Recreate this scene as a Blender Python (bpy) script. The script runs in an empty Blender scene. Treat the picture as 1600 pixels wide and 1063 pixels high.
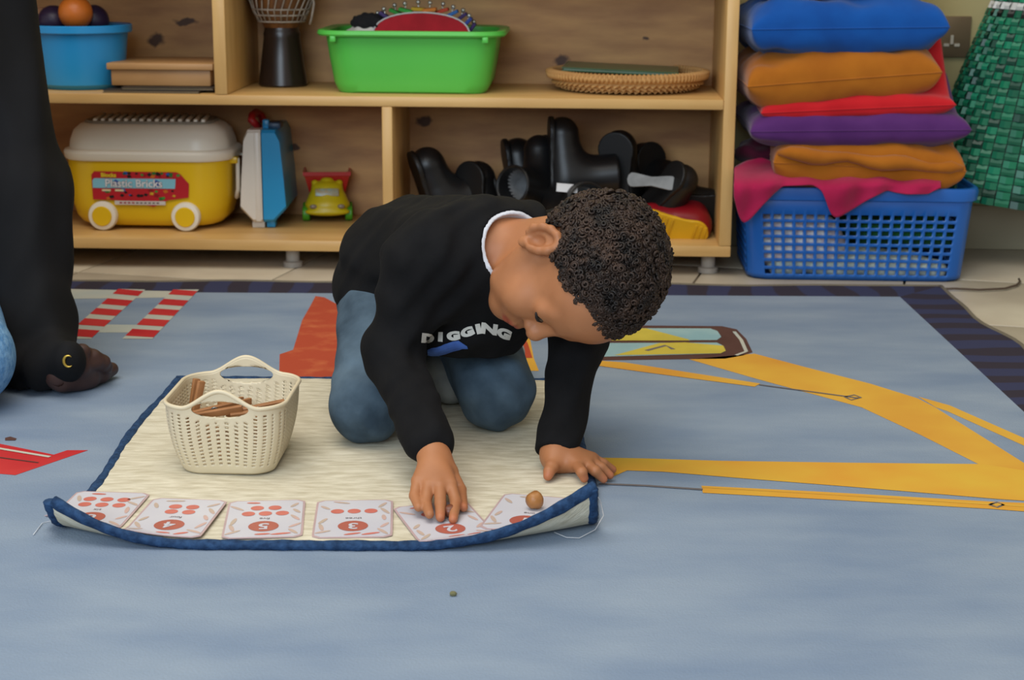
import bpy, bmesh, math, random
import numpy as np
from mathutils import Vector, Matrix
random.seed(7); np.random.seed(7)
scene = bpy.context.scene
COL = scene.collection
# ------------------------------------------------------------------ camera
CAM_H = 0.65; F_PX = 2600.0; PITCH = math.radians(13.54); ROLL = math.radians(0.35)
_X = Vector((1, 0, 0)); _F = Vector((0, math.cos(PITCH), -math.sin(PITCH))); _U = Vector((0, math.sin(PITCH), math.cos(PITCH)))
CR = _X * math.cos(ROLL) + _U * math.sin(ROLL)
CU = _U * math.cos(ROLL) - _X * math.sin(ROLL)
CAMLOC = Vector((0, 0, CAM_H))
cam_d = bpy.data.cameras.new('camera'); cam = bpy.data.objects.new('camera', cam_d); COL.objects.link(cam)
cam.matrix_world = Matrix(((CR.x, CU.x, -_F.x, 0), (CR.y, CU.y, -_F.y, 0), (CR.z, CU.z, -_F.z, CAM_H), (0, 0, 0, 1)))
cam_d.sensor_width = 36.0; cam_d.lens = F_PX / 1600 * 36.0
cam_d.clip_start = 0.05
cam_d.dof.use_dof = True; cam_d.dof.focus_distance = 2.05; cam_d.dof.aperture_fstop = 10.0
scene.camera = cam
# ------------------------------------------------------------------ light
scene.view_settings.view_transform = 'Standard'; scene.view_settings.look = 'None'
scene.view_settings.gamma = 1.0; scene.view_settings.exposure = 0.18; scene.view_settings.use_curve_mapping = False
world = bpy.data.worlds.new('world'); scene.world = world; world.use_nodes = True
world.node_tree.nodes['Background'].inputs[0].default_value = (1.0, 0.93, 0.84, 1)
world.node_tree.nodes['Background'].inputs[1].default_value = 0.42
def area(name, loc, target, size, sizey, power, col):
    l = bpy.data.lights.new(name, 'AREA'); l.shape = 'RECTANGLE'; l.size = size; l.size_y = sizey; l.energy = power; l.color = col
    o = bpy.data.objects.new(name, l); COL.objects.link(o); o.location = loc
    o.rotation_euler = (Vector(target) - Vector(loc)).to_track_quat('-Z', 'Y').to_euler()
    return o
area('window_daylight', (-1.0, -1.2, 1.5), (0.0, 2.0, 0.15), 2.4, 1.5, 74, (0.70, 0.85, 1.0))
area('ceiling_daylight', (-0.6, 1.5, 3.0), (0.0, 2.3, 0.0), 2.6, 2.0, 58, (1.0, 0.94, 0.85))

# ------------------------------------------------------------------ helpers
def ray(px, py):
    return (_F * F_PX + CR * (px - 800) - CU * (py - 531.5)).normalized()
def P(px, py, Y):            # point of the place at forward distance Y
    d = ray(px, py); t = Y / d.y; return CAMLOC + d * t
def G(px, py, z=0.0):        # point of the place at height z
    d = ray(px, py); t = (z - CAM_H) / d.z; return CAMLOC + d * t
def lin(c):
    if isinstance(c, str):
        c = c.lstrip('#'); c = [int(c[i:i+2], 16) / 255 for i in (0, 2, 4)]
    return tuple(x / 12.92 if x <= .04045 else ((x + .055) / 1.055) ** 2.4 for x in c)
MATS = {}
def M(name, c, c2=None, rough=.6, var=.08, scale=15, detail=3, stretch=(1, 1, 1), bump=0, bscale=60, bstretch=(1, 1, 1), metal=0, spec=.5, coat=0, sheen=0, emit=0, lo=.35, hi=.65, alpha=None, attr=None, sss=0):
    if name in MATS: return MATS[name]
    m = bpy.data.materials.new(name); m.use_nodes = True; MATS[name] = m
    nt = m.node_tree; N = nt.nodes; L = nt.links; b = N['Principled BSDF']
    b.inputs['Roughness'].default_value = rough; b.inputs['Metallic'].default_value = metal
    b.inputs['Specular IOR Level'].default_value = spec; b.inputs['Coat Weight'].default_value = coat
    b.inputs['Sheen Weight'].default_value = sheen
    if sss:
        b.inputs['Subsurface Weight'].default_value = sss; b.inputs['Subsurface Radius'].default_value = (.006, .003, .0015); b.inputs['Subsurface Scale'].default_value = 1
    c = lin(c)
    if c2 is None: a = [min(1, x * (1 - var)) for x in c]; d = [min(1, x * (1 + var)) for x in c]
    else: a = c; d = lin(c2)
    tc = N.new('ShaderNodeTexCoord'); mp = N.new('ShaderNodeMapping'); mp.inputs['Scale'].default_value = stretch
    L.new(tc.outputs['Object'], mp.inputs['Vector'])
    nz = N.new('ShaderNodeTexNoise'); nz.inputs['Scale'].default_value = scale; nz.inputs['Detail'].default_value = detail
    L.new(mp.outputs[0], nz.inputs['Vector'])
    rp = N.new('ShaderNodeValToRGB'); rp.color_ramp.elements[0].position = lo; rp.color_ramp.elements[1].position = hi
    rp.color_ramp.elements[0].color = (*a, 1); rp.color_ramp.elements[1].color = (*d, 1)
    L.new(nz.outputs['Fac'], rp.inputs[0])
    out = rp.outputs[0]
    if attr:
        at = N.new('ShaderNodeAttribute'); at.attribute_name = attr
        mx = N.new('ShaderNodeMix'); mx.data_type = 'RGBA'; mx.blend_type = 'MULTIPLY'; mx.inputs[0].default_value = 1
        L.new(out, mx.inputs[6]); L.new(at.outputs['Color'], mx.inputs[7]); out = mx.outputs[2]
    L.new(out, b.inputs['Base Color'])
    if bump:
        mb = N.new('ShaderNodeMapping'); mb.inputs['Scale'].default_value = bstretch; L.new(tc.outputs['Object'], mb.inputs['Vector'])
        n2 = N.new('ShaderNodeTexNoise'); n2.inputs['Scale'].default_value = bscale; n2.inputs['Detail'].default_value = 3
        L.new(mb.outputs[0], n2.inputs['Vector'])
        bp = N.new('ShaderNodeBump'); bp.inputs['Strength'].default_value = bump; bp.inputs['Distance'].default_value = .004
        L.new(n2.outputs['Fac'], bp.inputs['Height']); L.new(bp.outputs[0], b.inputs['Normal'])
    return m

class MB:
    def __init__(s): s.v = []; s.f = []; s.mi = []; s.c = None
    def add(s, v, f, mi=0):
        o = len(s.v); s.v += [tuple(p) for p in v]; s.f += [tuple(i + o for i in q) for q in f]; s.mi += [mi] * len(f); return s
    def box(s, c, size, rot=None, bev=0, mi=0):
        hx, hy, hz = [x / 2 for x in size]
        if bev <= 0:
            v = [Vector((x, y, z)) for x in (-hx, hx) for y in (-hy, hy) for z in (-hz, hz)]
            f = [(0, 1, 3, 2), (4, 6, 7, 5), (0, 4, 5, 1), (2, 3, 7, 6), (0, 2, 6, 4), (1, 5, 7, 3)]
        else:
            bm = bmesh.new(); bmesh.ops.create_cube(bm, size=1)
            for q in bm.verts: q.co = Vector((q.co.x * size[0], q.co.y * size[1], q.co.z * size[2]))
            bmesh.ops.bevel(bm, geom=bm.edges[:], offset=min(bev, .49 * min(size)), segments=2, affect='EDGES', profile=.5)
            bm.verts.index_update(); v = [q.co.copy() for q in bm.verts]; f = [[w.index for w in q.verts] for q in bm.faces]; bm.free()
        R = rot if rot is not None else Matrix.Identity(3); c = Vector(c)
        return s.add([c + R @ p for p in v], f, mi)
    def loft(s, rings, cap0=True, cap1=True, closed=True, mi=0):
        n = len(rings[0]); v = [p for r in rings for p in r]; f = []
        for i in range(len(rings) - 1):
            for j in range(n if closed else n - 1):
                k = (j + 1) % n; f.append((i * n + j, i * n + k, (i + 1) * n + k, (i + 1) * n + j))
        if cap0: f.append(tuple(range(n - 1, -1, -1)))
        if cap1: f.append(tuple((len(rings) - 1) * n + j for j in range(n)))
        return s.add(v, f, mi)
    def tube(s, path, r, n=8, closed=False, mi=0, caps=True):
        path = [Vector(p) for p in path]; m = len(path); rr_ = r if hasattr(r, '__len__') else [r] * m
        rings = []; prev = None
        for i, p in enumerate(path):
            if closed: t = path[(i + 1) % m] - path[i - 1]
            else: t = path[min(i + 1, m - 1)] - path[max(i - 1, 0)]
            t = t.normalized() if t.length > 1e-9 else Vector((0, 0, 1))
            if prev is None:
                a = Vector((0, 0, 1)) if abs(t.z) < .9 else Vector((1, 0, 0)); nrm = t.cross(a).normalized()
            else:
                nrm = prev - t * prev.dot(t); nrm = nrm.normalized() if nrm.length > 1e-9 else t.orthogonal().normalized()
            prev = nrm; bi = t.cross(nrm)
            rings.append([p + (nrm * math.cos(2 * math.pi * j / n) + bi * math.sin(2 * math.pi * j / n)) * rr_[i] for j in range(n)])
        if closed: rings.append(rings[0]); return s.loft(rings, False, False, True, mi)
        return s.loft(rings, caps, caps, True, mi)
    def lathe(s, prof, n=32, c=(0, 0, 0), axis='z', mi=0, caps=True):
        c = Vector(c); rings = []
        for r, h in prof:
            ring = []
            for j in range(n):
                a = 2 * math.pi * j / n; x, y = r * math.cos(a), r * math.sin(a)
                ring.append(c + (Vector((x, y, h)) if axis == 'z' else Vector((x, h, -y)) if axis == 'y' else Vector((h, x, y))))
            rings.append(ring)
        return s.loft(rings, caps, caps, True, mi)
    def sphere(s, c, r, n=16, m=10, R=None, mi=0):
        r3 = r if hasattr(r, '__len__') else (r, r, r); c = Vector(c); rings = []
        R = R if R is not None else Matrix.Identity(3)
        for i in range(1, m):
            t = math.pi * i / m
            rings.append([c + R @ Vector((r3[0] * math.sin(t) * math.cos(2 * math.pi * j / n), r3[1] * math.sin(t) * math.sin(2 * math.pi * j / n), -r3[2] * math.cos(t))) for j in range(n)])
        return s.loft(rings, True, True, True, mi)
    def prism(s, poly, z0, z1, mi=0):
        n = len(poly); v = [(p[0], p[1], z0) for p in poly] + [(p[0], p[1], z1) for p in poly]
        f = [tuple(range(n - 1, -1, -1)), tuple(range(n, 2 * n))] + [(i, (i + 1) % n, (i + 1) % n + n, i + n) for i in range(n)]
        return s.add(v, f, mi)
    def xform(s, Mx): s.v = [tuple(Mx @ Vector(p)) for p in s.v]; return s
    def mesh(s, name, mats, smooth=None):
        me = bpy.data.meshes.new(name); me.from_pydata([tuple(p) for p in s.v], [], [tuple(q) for q in s.f])
        mats = mats if isinstance(mats, (list, tuple)) else [mats]
        for m in mats: me.materials.append(m)
        if any(s.mi): me.polygons.foreach_set('material_index', s.mi)
        bm = bmesh.new(); bm.from_mesh(me); bmesh.ops.recalc_face_normals(bm, faces=bm.faces[:]); bm.to_mesh(me); bm.free()
        if smooth is not None:
            me.polygons.foreach_set('use_smooth', [True] * len(me.polygons))
            if smooth < 3.1: me.set_sharp_from_angle(angle=smooth)
        me.update(); return me
    def obj(s, name, mats, parent=None, smooth=.6, loc=None):
        o = bpy.data.objects.new(name, s.mesh(name, mats, smooth)); COL.objects.link(o)
        if parent is not None: o.parent = parent
        if loc is not None: o.location = loc
        return o
def tag(o, label=None, cat=None, group=None, kind=None):
    if label: o['label'] = label
    if cat: o['category'] = cat
    if group: o['group'] = group
    if kind: o['kind'] = kind
    return o
def thing(name, label, cat, loc=(0, 0, 0), rz=0, group=None):
    o = bpy.data.objects.new(name, None); COL.objects.link(o); o.location = loc; o.rotation_euler = (0, 0, rz)
    o.empty_display_size = .05
    return tag(o, label, cat, group)
def dup(root, group=None, label=None):
    r = root.copy(); COL.objects.link(r)
    if label: r['label'] = label
    for ch in root.children:
        c = ch.copy(); COL.objects.link(c); c.parent = r
        for g in ch.children:
            d = g.copy(); COL.objects.link(d); d.parent = c
    return r
def text_mb(body, size, depth=0.0, align='CENTER', bold=0.0):
    cu = bpy.data.curves.new('t', 'FONT'); cu.body = body; cu.size = size; cu.align_x = align; cu.align_y = 'CENTER'; cu.extrude = depth; cu.offset = bold; cu.resolution_u = 4
    o = bpy.data.objects.new('t', cu); COL.objects.link(o); me = bpy.data.meshes.new_from_object(o)
    mb = MB(); mb.add([v.co.copy() for v in me.vertices], [tuple(p.vertices) for p in me.polygons])
    bpy.data.objects.remove(o); bpy.data.curves.remove(cu); bpy.data.meshes.remove(me); return mb
def rr(w, d, r, f):          # point at fraction f round a rounded rectangle, f=0 mid front (-y), turning to +x
    r = min(r, w / 2 - 1e-5, d / 2 - 1e-5); q = math.pi * r / 2
    seg = [w / 2 - r, q, d - 2 * r, q, w - 2 * r, q, d - 2 * r, q, w / 2 - r]; T = sum(seg); s = (f % 1.0) * T; i = 0
    while i < 8 and s > seg[i]: s -= seg[i]; i += 1
    a = s / r if i % 2 else 0
    if i == 0: return (s, -d / 2)
    if i == 1: return (w / 2 - r + r * math.sin(a), -d / 2 + r - r * math.cos(a))
    if i == 2: return (w / 2, -d / 2 + r + s)
    if i == 3: return (w / 2 - r + r * math.cos(a), d / 2 - r + r * math.sin(a))
    if i == 4: return (w / 2 - r - s, d / 2)
    if i == 5: return (-w / 2 + r - r * math.sin(a), d / 2 - r + r * math.cos(a))
    if i == 6: return (-w / 2, d / 2 - r - s)
    if i == 7: return (-w / 2 + r - r * math.cos(a), -d / 2 + r - r * math.sin(a))
    return (-w / 2 + r + s, -d / 2)
def rring(w, d, r, z, n=48, cx=0, cy=0):
    return [Vector((cx + x, cy + y, z)) for x, y in (rr(w, d, r, (j + .5) / n) for j in range(n))]
def smooth01(x): x = max(0, min(1, x)); return x * x * (3 - 2 * x)

# ---- implicit surfaces for bodies and cloth
class SDF:
    def __init__(s, lo, hi, h):
        s.lo = np.array(lo, float); s.h = h; s.n = np.ceil((np.array(hi) - s.lo) / h).astype(int) + 1
        s.D = np.full(s.n, .03, np.float32)
    def _sl(s, lo, hi):
        a = np.clip(np.floor((np.array(lo) - s.lo) / s.h).astype(int), 0, s.n); b = np.clip(np.ceil((np.array(hi) - s.lo) / s.h).astype(int) + 1, 0, s.n)
        sl = tuple(slice(i, j) for i, j in zip(a, b))
        ax = [(s.lo[i] + s.h * np.arange(a[i], b[i])).astype(np.float32) for i in range(3)]
        return sl, ax[0][:, None, None], ax[1][None, :, None], ax[2][None, None, :]
    def _comb(s, sl, d, k, sub):
        A = s.D[sl]
        if A.size == 0: return
        if sub:
            d = -d
            if k > 0: hh = np.maximum(k - np.abs(A - d), 0) / k; R = np.maximum(A, d) + hh * hh * k / 4
            else: R = np.maximum(A, d)
        else:
            if k > 0: hh = np.maximum(k - np.abs(A - d), 0) / k; R = np.minimum(A, d) - hh * hh * k / 4
            else: R = np.minimum(A, d)
        s.D[sl] = R
    def cone(s, a, b, ra, rb, k=.01, sub=False):
        a = np.array(a, float); b = np.array(b, float); m = max(ra, rb) + k + .03
        sl, X, Y, Z = s._sl(np.minimum(a, b) - m, np.maximum(a, b) + m)
        ba = b - a; L = max(ba @ ba, 1e-12)
        t = np.clip(((X - a[0]) * ba[0] + (Y - a[1]) * ba[1] + (Z - a[2]) * ba[2]) / L, 0, 1)
        d = np.sqrt((X - a[0] - t * ba[0]) ** 2 + (Y - a[1] - t * ba[1]) ** 2 + (Z - a[2] - t * ba[2]) ** 2) - (ra + t * (rb - ra))
        s._comb(sl, d, k, sub); return s
    def chain(s, pts, rad, k=.004):
        for i in range(len(pts) - 1): s.cone(pts[i], pts[i + 1], rad[i], rad[i + 1], k)
        return s
    def ell(s, c, r, k=.01, ax=None, sub=False):
        c = np.array(c, float); r = np.array(r, float) if hasattr(r, '__len__') else np.array([r] * 3, float); m = r.max() + k + .03
        sl, X, Y, Z = s._sl(c - m, c + m); X = X - c[0]; Y = Y - c[1]; Z = Z - c[2]
        if ax is None: q = (X, Y, Z)
        else: q = [X * v[0] + Y * v[1] + Z * v[2] for v in ax]
        k0 = np.sqrt((q[0] / r[0]) ** 2 + (q[1] / r[1]) ** 2 + (q[2] / r[2]) ** 2); k1 = np.sqrt((q[0] / r[0] ** 2) ** 2 + (q[1] / r[1] ** 2) ** 2 + (q[2] / r[2] ** 2) ** 2)
        d = k0 * (k0 - 1) / np.maximum(k1, 1e-9)
        s._comb(sl, d, k, sub); return s
    def cut(s, p, n, k=0.0):       # keep the side the normal n points away from
        n = np.array(n, float); n /= np.linalg.norm(n); sl, X, Y, Z = s._sl(s.lo, s.lo + s.h * s.n)
        d = (X - p[0]) * n[0] + (Y - p[1]) * n[1] + (Z - p[2]) * n[2]
        s._comb(sl, -d, k, True); return s
    def ripple(s, fn):
        sl, X, Y, Z = s._sl(s.lo, s.lo + s.h * s.n); s.D += fn(X, Y, Z).astype(np.float32); return s
    def grab(s):
        D, h, lo = s.D, s.h, s.lo; n = np.array(D.shape); ins = D < 0
        cs = np.zeros(n - 1, np.int8)
        for i in (0, 1):
            for j in (0, 1):
                for k in (0, 1): cs += ins[i:n[0]-1+i, j:n[1]-1+j, k:n[2]-1+k]
        act = (cs > 0) & (cs < 8); ci = np.argwhere(act); vid = np.full(act.shape, -1, np.int32); vid[act] = np.arange(len(ci))
        pos = np.zeros((len(ci), 3)); cnt = np.zeros(len(ci))
        co = [(i, j, k) for i in (0, 1) for j in (0, 1) for k in (0, 1)]; vals = {c: D[ci[:, 0]+c[0], ci[:, 1]+c[1], ci[:, 2]+c[2]] for c in co}
        for a in co:
            for ax in range(3):
                if a[ax] == 0:
                    b = list(a); b[ax] = 1; b = tuple(b); va, vb = vals[a], vals[b]; m = (va < 0) != (vb < 0)
                    t = np.where(m, va / np.where(m, va - vb, 1), 0)
                    p = np.array(a, float)[None, :].repeat(len(ci), 0); p[:, ax] += t
                    pos += p * m[:, None]; cnt += m
        pos = (ci + pos / cnt[:, None]) * h + lo
        F = []
        for ax in range(3):
            b_, c_ = (ax + 1) % 3, (ax + 2) % 3
            s0 = [slice(None)] * 3; s1 = [slice(None)] * 3; s0[ax] = slice(0, -1); s1[ax] = slice(1, None)
            e = ins[tuple(s0)] != ins[tuple(s1)]; E = np.argwhere(e); E = E[(E[:, b_] > 0) & (E[:, c_] > 0) & (E[:, b_] < n[b_]-1) & (E[:, c_] < n[c_]-1)]
            flip = ins[tuple(E.T)]
            def g(db, dc):
                q = E.copy(); q[:, b_] += db; q[:, c_] += dc; return vid[tuple(q.T)]
            Q = np.stack([g(-1, -1), g(0, -1), g(0, 0), g(-1, 0)], 1); Q[~flip] = Q[~flip][:, ::-1]; F.append(Q)
        return pos, np.concatenate(F)
    def obj(s, name, mat, parent=None, tint=None, post=None):
        v, f = s.grab()
        if post is not None: v = post(v)
        me = bpy.data.meshes.new(name); me.vertices.add(len(v)); me.vertices.foreach_set('co', v.astype(np.float32).ravel())
        me.loops.add(len(f) * 4); me.loops.foreach_set('vertex_index', f.astype(np.int32).ravel())
        me.polygons.add(len(f)); me.polygons.foreach_set('loop_start', np.arange(0, len(f) * 4, 4, dtype=np.int32))
        me.update(calc_edges=True); me.validate()
        me.polygons.foreach_set('use_smooth', np.ones(len(me.polygons), bool))
        me.materials.append(mat)
        if tint is not None:
            at = me.color_attributes.new('tint', 'FLOAT_COLOR', 'POINT'); c = np.ones((len(v), 4), np.float32); c[:, :3] = tint(v); at.data.foreach_set('color', c.ravel())
        o = bpy.data.objects.new(name, me); COL.objects.link(o)
        if parent is not None: o.parent = parent
        return o
def wpar(o, parent):         # parent a mesh that was built in place
    o.parent = parent; o.matrix_parent_inverse = Matrix.Translation(-Vector(parent.location)); return o
# ================================================================== setting
SA = 0.042                    # the shelf and back wall stand very slightly askew to the camera
EX = Vector((math.cos(SA), -math.sin(SA), 0)); EY = Vector((math.sin(SA), math.cos(SA), 0))
def front_y(x): return 3.245 + (.432 - x) * SA
WALL_D = .36
m_tile = M('floor_tile', '#b9ad98', '#cabfa9', rough=.35, scale=6)
m_grout = M('grout', '#8d8474', rough=.9)
fl = MB().box((0, 1.4, -.02), (6.4, 5.6, .02)).obj('floor', m_grout); tag(fl, kind='structure')
tile = MB().box((0, 0, 0), (.396, .396, .012), bev=.002).mesh('tile', m_tile, .6)
ta = math.radians(-14); k = 0
for i in range(-10, 11):
    for j in range(-10, 11):
        x = .93 + (i * math.cos(ta) - j * math.sin(ta)) * .40; y = 3.02 + (i * math.sin(ta) + j * math.cos(ta)) * .40
        if -2.2 < x < 2.3 and .3 < y < 3.75 and not (-1.5 < x < .5 and 1.0 < y < 2.78):
            o = bpy.data.objects.new('tile', tile); COL.objects.link(o); o.parent = fl; o.location = (x, y, -.0065); o.rotation_euler = (0, 0, ta)
m_wall = M('cream_wall_paint', '#b5aa78', '#beb382', rough=.7, scale=3, bump=.05)
wy = front_y(0) + WALL_D
w = MB().box((0, .05, 1.3), (6.4, .1, 2.6)).obj('wall_back', m_wall); w.location = (0, wy, 0); w.rotation_euler = (0, 0, -SA); tag(w, kind='structure')
bb = MB().box((0, -.006, .048), (6.4, .012, .096), bev=.002).obj('baseboard_back', M('skirting_tile', '#8f8872', '#9c957e', rough=.4, scale=5)); bb.location = (0, wy, 0); bb.rotation_euler = (0, 0, -SA); tag(bb, kind='structure')
def on_plane(px, py, d):      # point on the vertical plane d behind the shelf's front
    r = ray(px, py); n = EY; p0 = Vector((.432, 3.245, 0)) + EY * d
    t = (p0 - CAMLOC).dot(n) / r.dot(n); return CAMLOC + r * t
# ------------------------------------------------------------------ power socket
sp = on_plane(1461, 57, WALL_D)
t = thing('power_socket', 'brown metal double power socket on the cream wall', 'socket', sp, -SA)
MB().box((0, -.004, 0), (.146, .008, .086), bev=.002).obj('face_plate', M('bronze_plate', '#8d7a60', rough=.4, metal=.5, var=.05), t)
m_sw = M('socket_white', '#c9c4b4', rough=.4)
for sx in (-1, 1):
    q = MB().box((sx * .034 + .0 , -.0092, -.006), (.006, .003, .019)); q.obj('pin_slot', m_sw, t)
    for s2 in (-1, 1): MB().box((sx * .034 + s2 * .011, -.0092, -.017), (.011, .003, .006)).obj('pin_slot', m_sw, t)
    MB().box((sx * .012 , -.0102, .022), (.012, .006, .02), bev=.002).obj('rocker_switch', m_sw, t)
# ------------------------------------------------------------------ cord on the tiles
cp = [G(x, y, .004) for x, y in ((1466, 452), (1490, 451), (1530, 453), (1570, 451), (1588, 446), (1594, 440), (1592, 436))]
tag(MB().tube([*cp], .0022, 6).obj('cord', M('cord_brown', '#4a3a2e', rough=.6), smooth=3.2), 'thin brown cord on the tiles by the rug corner', 'cord')

# ================================================================== rug
RX0, RX1, RY0, RY1 = -1.95, .825, .75, 3.14; RT = .006
rug = thing('play_rug', 'large blue printed play rug with navy border and vehicle pictures', 'rug', (0, 0, 0))
m_rug = M('rug_blue', '#73849b', '#8a98a8', rough=.95, scale=4, detail=10, stretch=(1, 2.2, 1), bump=.25, bscale=350, spec=.15, lo=.3, hi=.7)
def wave_mat(name, direction):
    m = M(name, '#2c2c39', rough=.95, spec=.15); nt = m.node_tree; N = nt.nodes; L = nt.links; b = N['Principled BSDF']
    tc = N.new('ShaderNodeTexCoord'); wv = N.new('ShaderNodeTexWave'); wv.bands_direction = direction; wv.inputs['Scale'].default_value = 3.6; wv.inputs['Distortion'].default_value = 3.0; wv.inputs['Detail Scale'].default_value = 1.2; wv.inputs['Detail'].default_value = 1
    rp = N.new('ShaderNodeValToRGB'); rp.color_ramp.elements[0].position = .42; rp.color_ramp.elements[1].position = .55
    rp.color_ramp.elements[0].color = (*lin('#35303a'), 1); rp.color_ramp.elements[1].color = (*lin('#373a55'), 1)
    L.new(tc.outputs['Object'], wv.inputs['Vector']); L.new(wv.outputs[0], rp.inputs[0]); L.new(rp.outputs[0], b.inputs['Base Color']); return m
def wav(s): return .006 * math.sin(s * 9.0) + .004 * math.sin(s * 21 + 1)
B = .102
# field
MB().box(((RX0 + RX1) / 2, (RY0 + RY1) / 2, RT / 2), (RX1 - RX0 - 2 * B, RY1 - RY0 - 2 * B, RT)).obj('field', m_rug, rug)
def border(name, mat, pts_in, pts_out):
    n = len(pts_in); v = [(*p, RT) for p in pts_in] + [(*p, RT) for p in pts_out] + [(*p, 0) for p in pts_out]
    f = [(i, i + 1, n + i + 1, n + i) for i in range(n - 1)] + [(n + i, n + i + 1, 2 * n + i + 1, 2 * n + i) for i in range(n - 1)]
    MB().add(v, f).obj(name, mat, rug)
    MB().tube([(p[0], p[1], RT * .7) for p in pts_out], .0045, 6).obj('edging', M('rug_edging', '#6b6353', rough=.9), rug, 3.2)
NN = 60; S = [i / NN for i in range(NN + 1)]
mX, mY = wave_mat('rug_wave_x', 'X'), wave_mat('rug_wave_y', 'Y')
def env(s): return smooth01(s * 12) * smooth01((1 - s) * 12)
border('border', mX, [(RX0 + B + s * (RX1 - RX0 - 2 * B), RY1 - B) for s in S], [(RX0 + s * (RX1 - RX0), RY1 + wav(s * 3) * env(s)) for s in S])
border('border', mY, [(RX1 - B, RY0 + B + s * (RY1 - RY0 - 2 * B)) for s in S], [(RX1 + wav(s * 2.5 + 1) * 1.5 * env(s), RY0 + s * (RY1 - RY0)) for s in S])
border('border', mX, [(RX0 + B + s * (RX1 - RX0 - 2 * B), RY0 + B) for s in S], [(RX0 + s * (RX1 - RX0), RY0) for s in S])
border('border', mY, [(RX0 + B, RY0 + B + s * (RY1 - RY0 - 2 * B)) for s in S], [(RX0, RY0 + s * (RY1 - RY0)) for s in S])
def pr(name, pts, mat, lift=1, raw=None):
    p = [G(x, y, RT) for x, y in pts]; z = RT + .0003 * lift
    MB().add([(q.x, q.y, z) for q in p], [tuple(range(len(p)))]).obj(name, mat, rug, None)
def line(name, pts, w, mat, lift=2):
    p = [G(x, y, RT) for x, y in pts]; v = []; z = RT + .0003 * lift
    for i, q in enumerate(p):
        t = p[min(i + 1, len(p) - 1)] - p[max(i - 1, 0)]; nn = Vector((-t.y, t.x, 0)).normalized() * w / 2; v += [(q.x + nn.x, q.y + nn.y, z), (q.x - nn.x, q.y - nn.y, z)]
    MB().add(v, [(2 * i, 2 * i + 1, 2 * i + 3, 2 * i + 2) for i in range(len(p) - 1)]).obj(name, mat, rug, None)
m_or = M('print_orange', '#c9903a', '#d3a741', rough=.95, scale=5, spec=.1); m_ye = M('print_yellow', '#d0a83f', '#cf9438', rough=.95, scale=6, spec=.1)
m_br = M('print_brown', '#553c36', rough=.95, spec=.1); m_red = M('print_red', '#b02a2e', '#bd3a38', rough=.95, scale=8, spec=.1); m_cream = M('print_cream', '#b9b7a8', '#aab0ab', rough=.95, scale=7, spec=.1)
m_win = M('print_window_blue', '#84a6ae', '#93b1b4', rough=.95, spec=.1); m_wye = M('print_window_yellow', '#bfae48', rough=.95, spec=.1); m_gr = M('print_grey', '#6b6666', rough=.95, spec=.1); m_hill = M('print_hill', '#ab4a33', '#bb6340', rough=.95, scale=22, spec=.1, lo=.5, hi=.7)
pr('boom_print', [(1179, 553), (1258, 574), (1360, 600), (1434, 623), (1461, 637), (1530, 680), (1600, 724), (1680, 775), (1640, 790), (1531, 727), (1438, 680), (1346, 637), (1276, 618), (1184, 593), (1077, 562), (1133, 557)], m_or)
pr('arm_print', [(934, 716), (999, 717), (1128, 721), (1330, 724), (1535, 726), (1640, 742), (1700, 790), (1563, 781), (1322, 761), (1156, 748), (1036, 738), (980, 736), (959, 745), (925, 748)], m_ye, 2)
pr('cylinder_print', [(906, 562), (976, 567), (1188, 600), (1179, 605), (1013, 583), (911, 569)], m_or, 2)
pr('cylinder_print', [(1434, 620), (1484, 634), (1600, 685), (1680, 722), (1680, 734), (1600, 697), (1480, 643), (1462, 637)], m_or, 1)
pr('cylinder_print', [(1096, 760), (1276, 769), (1554, 785), (1680, 790), (1680, 806), (1545, 796), (1322, 783), (1098, 771)], m_ye, 2)
line('cylinder_stripe_print', [(1097, 762), (1276, 772), (1450, 783), (1600, 792)], .006, m_or, 3)
line('rod_print', [(1186, 602), (1260, 612), (1341, 623)], .005, m_gr, 3)
line('rod_print', [(936, 757), (1010, 760), (1098, 766)], .006, m_gr, 3)
line('bolt_print', [(1320, 621), (1335, 618), (1345, 622), (1330, 626), (1320, 621)], .004, m_gr, 3)
line('bolt_print', [(1546, 790), (1558, 786), (1568, 790), (1558, 794), (1546, 790)], .004, m_gr, 3)
pr('cab_print', [(880, 508), (999, 509), (1128, 510), (1151, 515), (1166, 530), (1176, 551), (1161, 556), (1133, 561), (908, 564), (870, 560)], m_br)
pr('cab_window_print', [(880, 513), (1110, 514), (1121, 518), (1127, 527), (1120, 532), (880, 533)], m_win, 2)
pr('cab_window_print', [(880, 537), (1120, 536), (1130, 541), (1134, 549), (1126, 553), (908, 559), (870, 557)], m_win, 2)
pr('cab_window_tint_print', [(880, 513), (1010, 514), (1075, 531), (1078, 533), (880, 533)], m_wye, 3)
pr('cab_window_tint_print', [(960, 556), (1030, 537), (1070, 536), (1130, 541), (1134, 549), (1126, 553)], m_wye, 3)
line('cab_window_line_print', [(1010, 549), (1040, 541), (1052, 547)], .008, m_gr, 4)
line('cab_trim_print', [(1147, 519), (1158, 532), (1166, 550), (1150, 556)], .006, m_cream, 3)
pr('seat_print', [(806, 520), (826, 518), (834, 560), (842, 580), (820, 580)], m_or, 1)
line('seat_print', [(812, 522), (820, 540), (826, 560)], .012, m_hill, 2)
pr('hill_print', [(493, 463), (507, 465), (525, 475), (560, 490), (600, 560), (610, 600), (436, 594), (437, 554), (458, 547), (472, 501), (484, 480)], m_hill)
def lerp2(a, b, s): return (a[0] + (b[0] - a[0]) * s, a[1] + (b[1] - a[1]) * s)
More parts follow.
